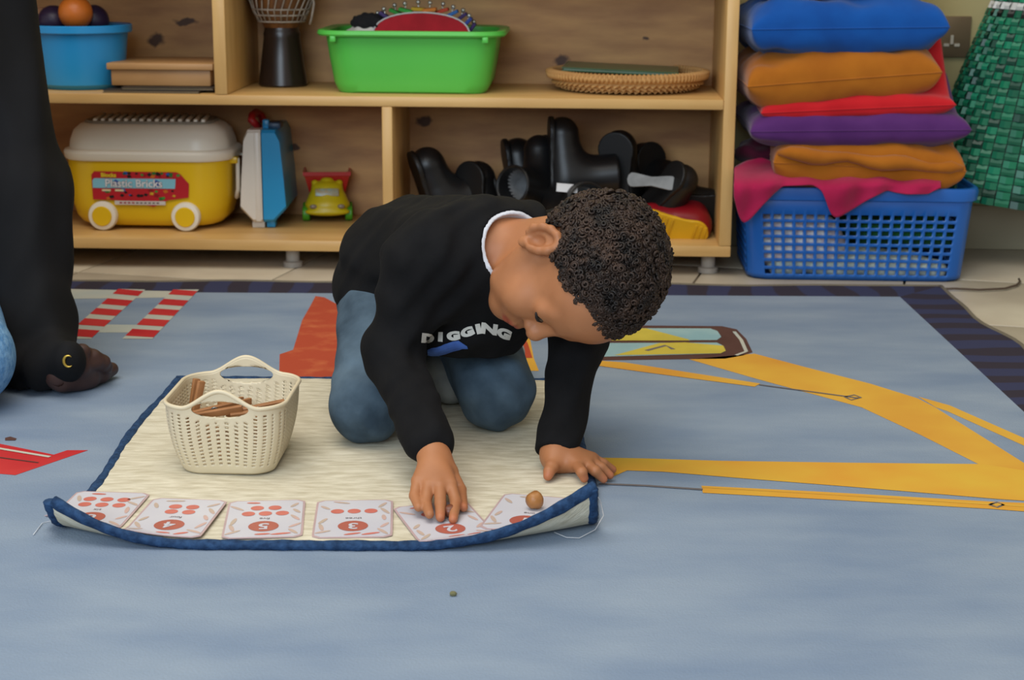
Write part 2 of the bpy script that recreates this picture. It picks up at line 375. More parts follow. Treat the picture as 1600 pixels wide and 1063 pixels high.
for (a, b, c, d) in (((185, 452), (227, 453), (96, 530), (142, 530)), ((271, 453), (311, 453), (191, 530), (238, 530))):
    pr('crane_stripe_print', [a, b, d, c], m_cream, 2)
    for q in range(5):
        s0 = [0.0, .19, .385, .59, .80][q]; s1 = s0 + [.10, .115, .12, .13, .14][q]
        pr('crane_stripe_print', [lerp2(a, c, s0), lerp2(b, d, s0 + .035), lerp2(b, d, s1 + .035), lerp2(a, c, s1)], m_red, 3)
pr('crane_bar_print', [(60, 451), (300, 456), (290, 465), (60, 468)], m_cream, 1)
pr('crane_bar_print', [(90, 507), (225, 508), (208, 520), (90, 520)], m_cream, 1)
pr('fire_engine_print', [(-120, 668), (0, 694), (84, 711), (105, 704), (138, 704), (24, 743), (0, 741), (-120, 735)], m_red)
line('fire_engine_ladder_print', [(-100, 680), (0, 702), (78, 715)], .006, m_cream, 3)
line('fire_engine_rail_print', [(-100, 700), (0, 716), (60, 724)], .003, m_br, 3)
pr('fire_engine_light_print', [(8, 685), (16, 683), (26, 686), (24, 689), (8, 689)], m_br, 2)
tag(MB().sphere(G(708, 928, RT + .0025), (.004, .003, .0028), 7, 5).obj('crumb', M('crumb', '#6d6a48', rough=.9)), 'tiny greenish crumb alone on the blue rug in front', 'crumb')

# ================================================================== work mat with curled front corners
MX0, MX1, MY0, MY1 = -.499, .092, 1.700, 2.392; MT = .0075; RC = .065
def curl_len(x): return .080 * max(0, min(1, (-.335 - x) / .164)) ** 1.15 + .098 * max(0, min(1, (x + .13) / .222)) ** 1.3
def mat_pt(x, y, h):         # a point of the mat at cloth position (x, y), h above its underside
    s = (MY0 + curl_len(x)) - y
    if s <= 0: return Vector((x, y, RT + .0005 + h))
    a = s / RC; yb = MY0 + curl_len(x)
    return Vector((x, yb - (RC - h) * math.sin(a), RT + .0005 + RC - (RC - h) * math.cos(a)))
wm = thing('work_mat', 'cream woven work mat with blue bound edges and curled front corners', 'mat', (0, 0, 0))
nx, ny = 70, 90; mb = MB(); v = []; f = []
for side in (MT, 0):
    for j in range(ny + 1):
        y = MY0 + (MY1 - MY0) * (j / ny) ** 1.6
        for i in range(nx + 1):
            x = MX0 + (MX1 - MX0) * i / nx; bx = .004 * math.sin(y * 14) * (1 if i in (0, nx) else 0)
            v.append(mat_pt(x + bx, y, side + (.0012 * math.sin(x * 23 + y * 9) * math.sin(y * 17) if side else 0)))
o_ = (nx + 1) * (ny + 1)
for j in range(ny):
    for i in range(nx):
        a = j * (nx + 1) + i; f.append((a, a + 1, a + nx + 2, a + nx + 1)); f.append((a + o_, a + o_ + nx + 1, a + o_ + nx + 2, a + o_ + 1))
m_mat = M('mat_weave', '#bfb69e', '#dad3be', rough=.95, scale=60, detail=9, stretch=(.5, 2.0, 1), bump=.3, bscale=200, bstretch=(.35, 3, 1), spec=.15, lo=.34, hi=.66)
mb.add(v, f).obj('woven_panel', m_mat, wm, 1.2)
m_bind = M('denim_binding', '#1c3250', '#2c486c', rough=.9, scale=120, bump=.4, bscale=300, spec=.2)
def binding(pts, ups):
    rings = []; n = 10
    for i, p in enumerate(pts):
        t = (pts[min(i + 1, len(pts) - 1)] - pts[max(i - 1, 0)]).normalized(); u = ups[i]; sd = t.cross(u).normalized(); u = sd.cross(t)
        wob = 1 + .06 * math.sin(i * 1.7) + .06 * math.sin(i * .6)
        rings.append([p + sd * (.0072 * wob * math.cos(2 * math.pi * k / n)) + u * (.0056 * wob * math.sin(2 * math.pi * k / n)) for k in range(n)])
    MB().loft(rings).obj('binding', m_bind, wm, 3.2)
Z = Vector((0, 0, 1)); hm = MT / 2
xs = [MX0 + (MX1 - MX0) * i / 80 for i in range(81)]; ys = [MY0 + (MY1 - MY0) * (i / 80) ** 1.5 for i in range(81)]
def up_at(x, y):
    return (mat_pt(x, y, MT) - mat_pt(x, y, 0)).normalized()
binding([mat_pt(x, MY0, hm) for x in xs], [up_at(x, MY0) for x in xs])
binding([mat_pt(x, MY1, hm) for x in xs], [Z for x in xs])
for X in (MX0, MX1): binding([mat_pt(X + .004 * math.sin(y * 14), y, hm) for y in ys], [up_at(X, y) for y in ys])
m_thr = M('white_thread', '#cfd0d2', rough=.8)
MB().tube([P(924, 762, 1.735)] + [G(x, y, zz) for x, y, zz in ((938, 782, .035), (943, 806, .018), (930, 828, .009), (905, 841, .0075), (885, 840, .0075), (866, 832, .009))], .0005, 5).obj('loose_thread', m_thr, wm, 3.2)
MB().tube([G(x, y, zz) for x, y, zz in ((104, 802, .03), (85, 813, .012), (66, 818, .0075), (52, 836, .0075))], .0005, 5).obj('loose_thread', m_thr, wm, 3.2)

# ================================================================== number cards
m_card = M('card_white', '#cdccd2', '#c4c3cc', rough=.35, scale=9); m_cb = M('card_border', '#b99f9f', rough=.4); m_dot = M('card_coral', '#cf7668', '#c4695b', rough=.4, scale=30); m_num = M('card_brick', '#a85a4c', rough=.4); m_ink = M('card_ink', '#5f5354', rough=.5); m_leaf = M('card_leaf', '#bba998', '#c9a89f', rough=.4, scale=40)
CW, CH = .088, .124
def make_card(num, word, c, rz, where=''):
    t = thing('number_card', f'white number card with the digit {num}, {where}', 'card', (c.x, c.y, RT + MT), 0, 'number cards along the front of the mat')
    ca, sa = math.cos(rz), math.sin(rz); lift = {6: .0012, 4: .0026, 5: .0012, 3: .0012, 2: .0012, 1: .0026}[num]
    def put(mb, nm, mat):       # the card lies on the mat and bends with its curl
        bm = bmesh.new(); vs = [bm.verts.new(p) for p in mb.v]
        for q in mb.f:
            if len(set(q)) > 2: bm.faces.new([vs[i] for i in q])
        if num in (6, 4, 1, 2):
            bmesh.ops.triangulate(bm, faces=bm.faces[:])
            for _ in range(4):
                es = [e for e in bm.edges if e.calc_length() > .012]
                if es: bmesh.ops.subdivide_edges(bm, edges=es, cuts=1); bmesh.ops.triangulate(bm, faces=bm.faces[:])
        for v in bm.verts:
            X = c.x + v.co.x * ca - v.co.y * sa; Y = c.y + v.co.x * sa + v.co.y * ca
            v.co = mat_pt(X, Y, MT + lift + v.co.z) - Vector((c.x, c.y, RT + MT))
        bm.verts.index_update(); o = MB().add([v.co.copy() for v in bm.verts], [tuple(v.index for v in f.verts) for f in bm.faces]); bm.free()
        return o.obj(nm, mat, t, None)
    ring = lambda w_, d_, zz, n=40: rring(w_, d_, .008, zz, n)
    put(MB().loft([ring(CW, CH, 0), ring(CW, CH, .0008)]), 'border', m_cb)
    put(MB().loft([ring(CW - .005, CH - .005, .0007), ring(CW - .005, CH - .005, .0011)]), 'face', m_card)
    z1 = .0014
    def disc(x, y, r, mat, nm, zz=z1):
        put(MB().add([(x + r * math.cos(a * math.pi / 12), y + r * math.sin(a * math.pi / 12), zz) for a in range(24)], [tuple(range(24))]), nm, mat)
    disc(0, -.027, .0168, m_num, 'number_disc')
    q = text_mb(str(num), .026, 0, bold=.0006); q.xform(Matrix.Translation((0, -.027, z1 + .0003)) @ Matrix.Rotation(math.pi, 4, 'Z')); put(q, 'numeral', m_card)
    q = text_mb(word, .0085); q.xform(Matrix.Translation((0, -.0015, z1)) @ Matrix.Rotation(math.pi, 4, 'Z')); put(q, 'word', m_ink)
    lay = {1: [(0, .025)], 2: [(-.012, .025), (.012, .025)], 3: [(-.019, .022), (0, .022), (.019, .022)], 4: [(-.01, .016), (.01, .016), (-.01, .033), (.01, .033)], 5: [(-.019, .015), (0, .015), (.019, .015), (-.01, .034), (.01, .034)], 6: [(-.02, .015), (0, .015), (.02, .015), (-.02, .034), (0, .034), (.02, .034)]}[num]
    for x, y in lay: disc(x, y, .0075, m_dot, 'dot')
    rnd = random.Random(num)
    for x, y, a in ((-.033, -.045, .6), (-.034, -.01, 1.2), (-.033, .035, 2.2), (.033, -.045, 2.4), (.034, .0, 1.8), (.032, .042, .8), (0, -.052, .1), (-.015, .052, 3.0), (.02, -.052, .3), (-.035, -.03, 2.0), (.035, -.025, 1.0), (.035, .022, 2.3)):
        a += rnd.uniform(-.3, .3); l = rnd.uniform(.008, .012); wd = .0026; c2, s2 = math.cos(a), math.sin(a); pts = []
        for k2 in range(10):
            th = 2 * math.pi * k2 / 10; lx, ly = l * math.cos(th), wd * math.sin(th); pts.append((max(-.041, min(.041, x + lx * c2 - ly * s2)), max(-.059, min(.059, y + lx * s2 + ly * c2)), z1))
        put(MB().add(pts, [tuple(range(10))]), 'leaf_motif', m_dot if (abs(x) < .03 and rnd.random() < .8) else m_leaf)
    return t
CZ = RT + MT + .0016
def card_at(num, word, mid_top, mid_bot, where, dy=0):
    a = G(*mid_top, CZ); b = G(*mid_bot, CZ); c = (a + b) / 2; d = a - b; c.y += dy
    return make_card(num, word, c, math.atan2(-d.x, d.y), where)
card_at(6, 'six', (178, 771), (126, 826), 'poking out past the left edge of the mat')
card_at(4, 'four', (297, 785), (252, 839), 'between the five card and the left curled corner')
card_at(5, 'five', (418, 783), (409, 842), 'lying below the beige basket')
card_at(3, 'three', (555, 783), (550, 841), 'lying alone between the five and the reaching hand')
card_at(2, 'two', (672, 790), (716, 843), "lying under the boy's reaching hand")
card_at(1, 'one', (846, 778), (808, 834), 'under the round nut by the right curled corner')
m_nut = M('nut_brown', '#8a5a2c', '#a06c38', rough=.45, scale=60, bump=.3, bscale=120)
def nut(c, s, label, mat=None):
    b = MB().sphere((0, 0, 0), 1, 14, 9); rnd = random.Random(int(c.x * 1e4)); b.v = [tuple(Vector(p) * (1 + .06 * math.sin(p[0] * 5 + p[1] * 4)) * 1.0) for p in b.v]
    b.xform(Matrix.Translation(c) @ Matrix.Diagonal((s[0], s[1], s[2], 1)))
    return tag(b.obj('nut', mat or m_nut, smooth=3.2), label, 'nut', 'brown counting nuts')
n1 = G(836, 785, CZ + .011); nut(Vector((n1.x, n1.y, CZ + .0135)), (.0105, .010, .0105), 'round light brown nut resting on the one card')
n2 = G(703, 803, CZ + .006); nut(Vector((n2.x, n2.y, CZ + .0095)), (.0080, .0085, .007), "dark reddish nut on the two card between the boy's fingertips", M('nut_dark', '#5e3020', '#74402a', rough=.4, scale=60))

# ================================================================== beige perforated basket and clothes pegs
bkx, bky = -.345, 1.993; BZ = RT + MT + .002
bk = thing('storage_basket', 'beige plastic perforated basket with cut-out handles on the mat', 'basket', (bkx, bky, BZ), math.radians(-2))
WB, DB, WT, DT, HB = .112, .128, .148, .170, .088
NC = 240; NR = 40
def bprof(t): return t ** .75
def btop(f):
    d = min(abs(f), abs(f - .5), abs(f - 1)); return HB + .0215 * (smooth01(1 - d / .085))
vv = []; ff = []; inside = []
for j in range(NR + 1):
    t0 = j / NR
    for i in range(NC):
        fr = i / NC; e = bprof(t0); bul = .006 * math.sin(math.pi * t0)
        x, y = rr(WB + (WT - WB) * e + bul, DB + (DT - DB) * e + bul, .028 + .012 * e, fr); z = t0 * btop(fr)
        vv.append([x, y, z]); dd = fr if fr < .25 else (fr - .5 if fr < .75 else fr - 1); per = 2 * (WT + DT) * .93
        inside.append((dd * per / .036, (z - .0865) / .0105))
def inq(i): a, b = inside[i]; return a * a + b * b * (1.0 if b < 0 else 1.0) < 1
for j in range(NR):
    for i in range(NC):
        q = (j * NC + i, j * NC + (i + 1) % NC, (j + 1) * NC + (i + 1) % NC, (j + 1) * NC + i)
        if all(inq(k) for k in q): continue
        # holes in columns
        fr = (i + .5) / NC; z = (j + .5) / NR
        colp = i % 5
        d = min(abs(fr), abs(fr - .5), abs(fr - 1))
        nearh = any((inside[k][0] ** 2 / 1.6 + inside[k][1] ** 2 / 2.2) < 1 for k in q)
        if colp in (2, 3) and j % 2 == 1 and 3 < j < NR - 4 and not nearh and not (d > .115 and d < .125): continue
        ff.append(q)
for k, p in enumerate(vv):      # pull the handle opening onto a clean oval
    if inq(k):
        a, b = inside[k]; r = math.hypot(a, b)
        if .45 < r < 1:
            s = 1 / r; dz = b * (s - 1) * .0105; dx = a * (s - 1) * .036; p[2] += dz; p[0] += dx * (1 if p[1] < 0 else -1)
used = set(i for q in ff for i in q); remap = {}; v2 = []
for i in sorted(used): remap[i] = len(v2); v2.append(vv[i])
o = MB().add(v2, [tuple(remap[i] for i in q) for q in ff]).obj('perforated_wall', M('beige_plastic', '#d2c4a6', '#d7caad', rough=.45, scale=10, spec=.4), bk, 1.0)
sm = o.modifiers.new('thickness', 'SOLIDIFY'); sm.thickness = .0026; sm.offset = -1
MB().loft([rring(WB - .002, DB - .002, .027, 0), rring(WB, DB, .028, .003)]).obj('base', MATS['beige_plastic'], bk)
rp_ = []
for i in range(NC):
    fr = i / NC; x, y = rr(WT, DT, .04, fr); rp_.append((x, y, btop(fr)))
MB().tube(rp_, .0027, 8, True).obj('rim', MATS['beige_plastic'], bk, 3.2)
m_peg = M('peg_wood', '#8a5a30', '#a9754a', rough=.6, scale=25, stretch=(1, 1, .2)); m_spring = M('peg_spring', '#8a8a88', rough=.3, metal=.9)
def peg(loc, rot, label):
    t = thing('clothes_peg', label, 'clothes peg', loc, 0, 'wooden pegs in the beige basket'); t.rotation_euler = rot
    for s in (-1, 1): MB().box((0, s * .0042, 0), (.068, .0055, .009), rot=Matrix.Rotation(s * .06, 3, 'Z'), bev=.001).obj('jaw', m_peg, t)
    MB().tube([(.004 * math.cos(a), .0, 0 + .0055 * math.sin(a)) for a in [k * .7 for k in range(9)]], .0012, 5).obj('spring', m_spring, t, 3.2)
cB = Vector((bkx, bky, BZ))
for (dx, dy, dz, rot, lab) in ((-.052, .012, .064, (.2, -1.35, .5), 'wooden peg standing upright against the basket wall'), (-.018, -.035, .071, (.3, -.18, .15), 'wooden peg lying nearest behind the front handle slot'), (.012, -.02, .068, (0, .1, -.5), 'wooden peg lying across the middle of the basket'), (.034, -.03, .071, (.5, -.12, .2), 'wooden peg at the right end of the handle slot'), (-.01, .03, .060, (0, .05, 1.1), 'wooden peg deep at the back of the basket'), (.02, .02, .055, (0, 0, .2), 'wooden peg half buried under the others')):
    peg(cB + Vector((dx, dy, dz)), rot, lab)
for (dx, dy, rz) in ((-.02, 0, .4), (.02, .01, -.3), (0, -.02, 1.2), (.01, .03, .1), (-.03, .03, -1)):
    peg(cB + Vector((dx, dy, .02 + .012 * random.random())), (random.uniform(-.2, .2), random.uniform(-.2, .2), rz), ['wooden peg at the basket bottom under the upright peg', 'wooden peg at the basket bottom under the right slot end', 'wooden peg at the basket bottom nearest the front wall', 'wooden peg at the basket bottom along the back wall', 'wooden peg at the basket bottom in the back left corner'][int(dx < 0) * (4 if rz < 0 else 0) + (1 if dx == .02 else 2 if dx == 0 else 3 if dx == .01 else 0)])
# ================================================================== open wooden shelf
m_wood = M('shelf_wood', '#c0965a', '#d4ad70', rough=.4, scale=7, detail=8, stretch=(.6, 4, 4), lo=.3, hi=.7, spec=.4)
m_woodv = M('shelf_wood_upright', '#c0965a', '#d4ad70', rough=.42, scale=7, detail=8, stretch=(4, 4, .6), lo=.3, hi=.7, spec=.4)
SHX = -1.30; SR = .432; SD = .34; ZB0, ZB1, ZM0, ZM1, ZT0, ZT1 = .040, .062, .330, .350, .620, .642
shelf = thing('wooden_shelf', 'low open plywood shelf unit with toys and boots along the wall', 'shelf', (SR, 3.245, 0), -SA)
Wd = SR - SHX
def bd(name, x0, x1, z0, z1, y0=0, y1=SD, mat=None, bev=.0025):
    return MB().box(((x0 + x1) / 2 - SR, (y0 + y1) / 2, (z0 + z1) / 2), (x1 - x0, y1 - y0, z1 - z0), bev=bev).obj(name, mat or m_wood, shelf)
bd('bottom_board', SHX, SR, ZB0, ZB1); bd('middle_board', SHX + .024, SR - .024, ZM0, ZM1); bd('top_board', SHX, SR, ZT0, ZT1)
bd('side_panel', SR - .024, SR, ZB1, ZT0, mat=m_woodv); bd('side_panel', SHX, SHX + .024, ZB1, ZT0, mat=m_woodv)
xd = on_plane(342, 80, 0).x; bd('divider', xd - .012, xd + .013, ZM1, ZT0, mat=m_woodv)
xd2 = on_plane(605, 260, 0).x; bd('divider', xd2 - .0105, xd2 + .0105, ZB1, ZM0, mat=m_woodv)
m_ply = M('plywood_back', '#9a6b42', '#ca9a60', rough=.6, scale=5, detail=9, stretch=(1.1, 1, 5), lo=.28, hi=.7)
nt = m_ply.node_tree; N = nt.nodes; L = nt.links; bs = N['Principled BSDF']; cur = bs.inputs['Base Color'].links[0].from_socket
tc = N.new('ShaderNodeTexCoord'); knz = N.new('ShaderNodeTexNoise'); knz.inputs['Scale'].default_value = 45; L.new(tc.outputs['Object'], knz.inputs['Vector'])
dv = N.new('ShaderNodeVectorMath'); dv.operation = 'MULTIPLY_ADD'; dv.inputs[1].default_value = (.022, .022, .022); L.new(knz.outputs['Color'], dv.inputs[0]); L.new(tc.outputs['Object'], dv.inputs[2])
for (px, py, rx, rz) in ((245, 62, .019, .016), (290, 34, .026, .008), (663, 190, .019, .012), (877, 95, .017, .013), (460, 230, .01, .006), (1010, 60, .008, .005)):
    p = on_plane(px, py, SD - .01) - Vector((SR, 3.245, 0)); lp = Vector((p.dot(EX), p.dot(EY), p.z)) + Vector((.011, .011, .011))
    sb = N.new('ShaderNodeVectorMath'); sb.operation = 'SUBTRACT'; sb.inputs[1].default_value = lp; L.new(dv.outputs[0], sb.inputs[0])
    ml = N.new('ShaderNodeVectorMath'); ml.operation = 'MULTIPLY'; ml.inputs[1].default_value = (1 / rx, 0, 1 / rz); L.new(sb.outputs[0], ml.inputs[0])
    ln = N.new('ShaderNodeVectorMath'); ln.operation = 'LENGTH'; L.new(ml.outputs[0], ln.inputs[0])
    mr = N.new('ShaderNodeMapRange'); mr.inputs['From Min'].default_value = .7; mr.inputs['From Max'].default_value = 1.1; mr.inputs['To Min'].default_value = .92; mr.inputs['To Max'].default_value = 0; L.new(ln.outputs['Value'], mr.inputs['Value'])
    mx = N.new('ShaderNodeMix'); mx.data_type = 'RGBA'; L.new(mr.outputs[0], mx.inputs[0]); L.new(cur, mx.inputs[6]); mx.inputs[7].default_value = (*lin('#3a2018'), 1); cur = mx.outputs[2]
L.new(cur, bs.inputs['Base Color'])
bd('back_panel', SHX + .01, SR - .01, ZB0 + .005, ZT1 - .005, SD - .012, SD, m_ply, 0)
m_leg = M('shelf_foot_grey', '#9a948c', rough=.4)
for lx in (SHX + .06, -.45, SR - .04):
    for ly in (.05, SD - .05): MB().lathe([(.02, 0), (.02, .01), (.014, .012), (.014, ZB0)], 16, (lx - SR, ly, 0)).obj('foot', m_leg, shelf)

# ------------------------------------------------------------------ blue tub with balls
def tub_ring(cx, r, z, n=40): return [Vector((r * math.cos(2 * math.pi * j / n), r * math.sin(2 * math.pi * j / n), z)) for j in range(n)]
m_btub = M('blue_tub_plastic', '#2592d8', '#2d9de0', rough=.35, scale=3, spec=.5)
bc = G(118, 140, ZM1); bc = Vector((bc.x, bc.y + .055, ZM1))
t = thing('round_tub', 'round bright blue plastic tub of balls on the upper shelf', 'tub', bc, 0)
R0 = .085
MB().lathe([(.0, .0), (R0 - .012, 0), (R0 - .002, .01), (R0 + .006, .06), (R0 + .012, .118), (R0 + .019, .119), (R0 + .020, .125), (R0 + .017, .127), (R0 + .009, .1255), (R0 + .004, .118), (R0 - .006, .02), (0, .012)], 48, caps=False).obj('shell', m_btub, t)
MB().lathe([(R0 + .0185, .112), (R0 + .0205, .114), (R0 + .0205, .1265), (R0 + .0185, .128)], 48, caps=False).obj('rim', m_btub, t)
def ball(px, py, r, y, col, label):
    p = P(px, py, y); tag(MB().sphere(p, r, 24, 14).obj('ball', M('ball_' + col.strip('#'), col, rough=.4, var=.05, scale=30, bump=.2, bscale=60), smooth=3.2), label, 'ball', 'balls in the blue tub')
ball(118, 20, .034, bc.y - .035, '#d9772a', 'orange ball on top of the round blue tub')
ball(84, 33, .032, bc.y - .01, '#2c2140', 'dark purple ball on the left side of the blue tub')
ball(146, 32, .032, bc.y + .012, '#2c2140', 'dark purple ball on the right side of the blue tub')
ball(66, 26, .02, bc.y + .05, '#c99a77', 'small peach ball peeping at the far left of the blue tub')
# ------------------------------------------------------------------ flat wooden box on dark booklets
c = G(252, 143, ZM1)
bx0, bx1 = on_plane(166, 110, .06).x, xd - .0125
t = thing('wooden_box', 'flat plain wooden box with overhanging lid beside the blue tub', 'box', ((bx0 + bx1) / 2, front_y(-.7) + .15, ZM1 + .011), -SA)
wb = bx1 - bx0 - .012; m_box = M('box_wood', '#a87c4c', '#bd9260', rough=.5, scale=8, detail=6, stretch=(.6, 3, 3))
MB().box((0, 0, .016), (wb - .014, .18, .032), bev=.002).obj('body', m_box, t); MB().box((0, 0, .0385), (wb, .194, .013), bev=.002).obj('lid', m_box, t)
m_bk = M('dark_booklet', '#2a2622', '#3a342c', rough=.6); m_pg = M('booklet_pages', '#7a6c55', rough=.8)
for k2, (dx, dy, sx, lab) in enumerate(((-.022, -.02, wb - .02, 'dark booklet lying lowest under the wooden box'), (.006, -.012, wb - .03, 'dark booklet directly under the flat wooden box'))):
    t = thing('booklet', lab, 'book', ((bx0 + bx1) / 2 + dx + .012, front_y(-.7) + .14 + dy, ZM1 + .0052 * k2 + .0002), -SA - .02 + .03 * k2, 'booklets under the wooden box')
    MB().box((0, 0, .0025), (sx - .004, .198, .003)).obj('pages', m_pg, t); MB().box((0, 0, .0005), (sx, .2, .001)).obj('cover', m_bk, t); MB().box((0, 0, .0045), (sx, .2, .001)).obj('cover', m_bk, t)
# ------------------------------------------------------------------ goblet drum
dc = G(438, 137, ZM1); dc = Vector((dc.x, dc.y + .045, ZM1))
t = thing('goblet_drum', 'dark goblet hand drum with rope netting beside the shelf divider', 'drum', dc, 0)
m_dw = M('drum_dark_wood', '#1f1614', '#2c201b', rough=.3, scale=12, stretch=(3, 3, .5), spec=.5); m_skin_d = M('drum_bowl_wood', '#7d4f26', '#5f3a1c', rough=.5, scale=20, stretch=(3, 3, .4)); m_rope = M('drum_rope', '#b3a594', '#8f8272', rough=.8, scale=60)
MB().lathe([(0, 0), (.047, 0), (.051, .004), (.050, .012), (.043, .06), (.0375, .10), (.0385, .108), (.036, .114), (.035, .122)], 36).obj('foot_cone', m_dw, t)
MB().lathe([(.035, .120), (.044, .135), (.056, .16), (.064, .2), (.068, .255), (.0685, .262)], 36).obj('bowl', m_skin_d, t)
MB().lathe([(.0685, .262), (.064, .266), (0, .266)], 36, caps=False).obj('drum_head', M('drum_head', '#c6b391', rough=.6), t)
for k2 in range(26):
    a = 2 * math.pi * k2 / 26; b = a + .5 * 2 * math.pi / 26
    MB().tube([(r * math.cos(q), r * math.sin(q), z) for r, z, q in ((.0475, .134, a), (.058, .155, a), (.0665, .18, b), (.071, .25, b))], .0016, 5).obj('rope', m_rope, t, 3.2)
for z, r in ((.133, .0475), (.146, .0535), (.158, .0590), (.25, .0705)): MB().tube([(r * math.cos(q), r * math.sin(q), z) for q in [2 * math.pi * j / 40 for j in range(40)]], .002, 6, True).obj('rope_ring', m_rope, t, 3.2)
MB().tube([(.066, -.03, .2), (.072, -.035, .17), (.066, -.034, .14), (.062, -.03, .128)], .0025, 6).obj('rope_tail', m_rope, t, 3.2)
# ------------------------------------------------------------------ green tub
m_gt = M('green_tub_plastic', '#4db545', '#57be4d', rough=.35, scale=3, spec=.45)
gc = G(645, 147, ZM1); gy = gc.y + .115; gx = (G(645, 147, ZM1)).x
t = thing('rectangular_tub', 'bright green rectangular plastic tub with flared rim on the upper shelf', 'tub', (gx, gy, ZM1), -SA)
prof = [(0, .288, .21, .03), (.004, .300, .222, .04), (.02, .315, .232, .045), (.07, .332, .246, .05), (.118, .345, .258, .052)]
inn = [(.121, .338, .25, .05), (.07, .326, .24, .048), (.02, .308, .226, .044), (.006, .296, .215, .04)]
MB().loft([rring(w_, d_, r_, z_, 64) for z_, w_, d_, r_ in prof + inn]).obj('shell', m_gt, t)
MB().loft([rring(w_, d_, r_, z_, 64) for z_, w_, d_, r_ in ((.114, .345, .258, .052), (.113, .372, .285, .06), (.1165, .378, .29, .062), (.1235, .374, .286, .06), (.1245, .366, .278, .058), (.121, .338, .25, .05))], False, False).obj('rim', m_gt, t)
for sx in (-1, 1): MB().box((sx * .15, -.134, .108), (.012, .012, .012), bev=.002).obj('lug', m_gt, t)
# red car-print bell strap and soft toy in the tub
bt = thing('bell_strap', 'red curved jingle strap with coloured tabs and bells in the green tub', 'bell toy', (gx + .015, gy - .045, ZM1 + .1), -SA)
arc = [(math.cos(a), math.sin(a)) for a in [math.radians(180 - i * 10) for i in range(19)]]
outer = [(x * .098, .005 + y ** .7 * .052 if y > 0 else .005) for x, y in arc]
MB().prism([(p[0], p[1]) for p in outer] + [(.098, -.03), (-.098, -.03)], -.012, .012).xform(Matrix.Rotation(math.pi / 2, 4, 'X')).obj('red_pad', M('felt_red', '#a01522', '#b21a28', rough=.9, scale=30), bt)
for x, r in ((-.074, .014), (.07, .014)):
    MB().lathe([(r, -.0135), (r, -.0125)], 20, (x, 0, .006), 'y').obj('printed_wheel', M('print_black', '#1c1a1c', rough=.8), bt, .6)
    MB().lathe([(r * .55, -.0145), (r * .55, -.0133)], 16, (x, 0, .006), 'y').obj('printed_hub', M('print_white', '#c9c9c9', rough=.8), bt, .6)
MB().tube([(p[0], -.012, p[1]) for p in outer], .0017, 6).obj('white_piping', MATS['print_white'], bt, 3.2)
tabs = ['#3f2f66', '#2a3f8f', '#3f2f66', '#2f9a3a', '#2f9a3a', '#c8a52a', '#c8762a', '#c0452a', '#2a5fa0']
m_bell = M('bell_silver', '#bdbdb4', rough=.25, metal=.7)
for k2 in range(12):
    a = math.radians(165 - k2 * 14); x = .1 * math.cos(a); z = .006 + .056 * math.sin(a) ** .7
    mt = M('tab_' + str(k2 % 9), tabs[k2 % 9], rough=.8); tb = MB().box((x, .004 + .02 * (k2 % 2), z), (.028, .03, .007), rot=Matrix.Rotation(-(a - math.pi / 2) * -.7, 3, 'Y'), bev=.002).obj('tab', mt, bt)
    MB().tube([(x, .004 + .02 * (k2 % 2), z), (x * 1.04, .004 + .02 * (k2 % 2), z + .012)], .0016, 6).obj('bell_post', m_bell, tb, 3.2)
    MB().sphere((x * 1.05, .004 + .02 * (k2 % 2), z + .014), .0048, 10, 7).obj('bell', m_bell, tb, 3.2)
bt2 = thing('soft_toy', 'black and white soft toy at the left of the green tub', 'soft toy', (gx - .105, gy - .03, ZM1 + .1), -SA)
s = SDF((-.06, -.05, -.06), (.06, .05, .06), .003); s.ell((0, 0, .0), (.042, .036, .03), .01).ell((.018, .005, .02), (.026, .026, .02), .012).ripple(lambda X, Y, Z: .0022 * np.sin(X * 190 + Z * 90) * np.sin(Y * 140)); s.obj('white_body', M('plush_white', '#c9c6c0', rough=1, bump=.5, bscale=200), bt2)
s = SDF((-.06, -.06, -.06), (.07, .06, .08), .003); s.ell((.012, .004, .034), (.036, .03, .02), .01).ripple(lambda X, Y, Z: .003 * np.sin(X * 230 + Z * 130) * np.sin(Y * 180 + Z * 200)); s.obj('black_top', M('plush_black', '#17161a', rough=1), bt2)
# ------------------------------------------------------------------ woven tray with green folder
tc_ = G(986, 148, ZM1); tr_ = Vector((tc_.x, tc_.y + .12, ZM1))
t = thing('woven_tray', 'shallow round woven straw tray at the right of the upper shelf', 'tray', tr_, 0)
RTy = .165
m_straw = M('straw', '#a97a44', '#c79c62', rough=.75, scale=45, stretch=(1, 1, 3))
MB().lathe([(0, .002), (.10, .0), (.135, .008), (.158, .026), (.160, .031), (.154, .028), (.13, .012), (.1, .005), (0, .006)], 64, caps=False).obj('bowl', m_straw, t)
MB().tube([(.16 * math.cos(a), .16 * math.sin(a), .034) for a in [2 * math.pi * j / 72 for j in range(72)]], .0072, 8, True).obj('rim_hoop', m_straw, t, 3.2)
wr = MB().box((0, 0, 0), (.0062, .0165, .0165), bev=.003).mesh('wrap', m_straw, .8)
for k2 in range(110):
    a = 2 * math.pi * k2 / 110
    o = bpy.data.objects.new('rim_wrap', wr); COL.objects.link(o); o.parent = t; o.location = (.16 * math.cos(a), .16 * math.sin(a), .034); o.rotation_euler = (.25, 0, a + math.pi / 2)
st = MB().box((0, 0, 0), (.019, .003, .0085), bev=.0012).mesh('strand', m_straw, .8)
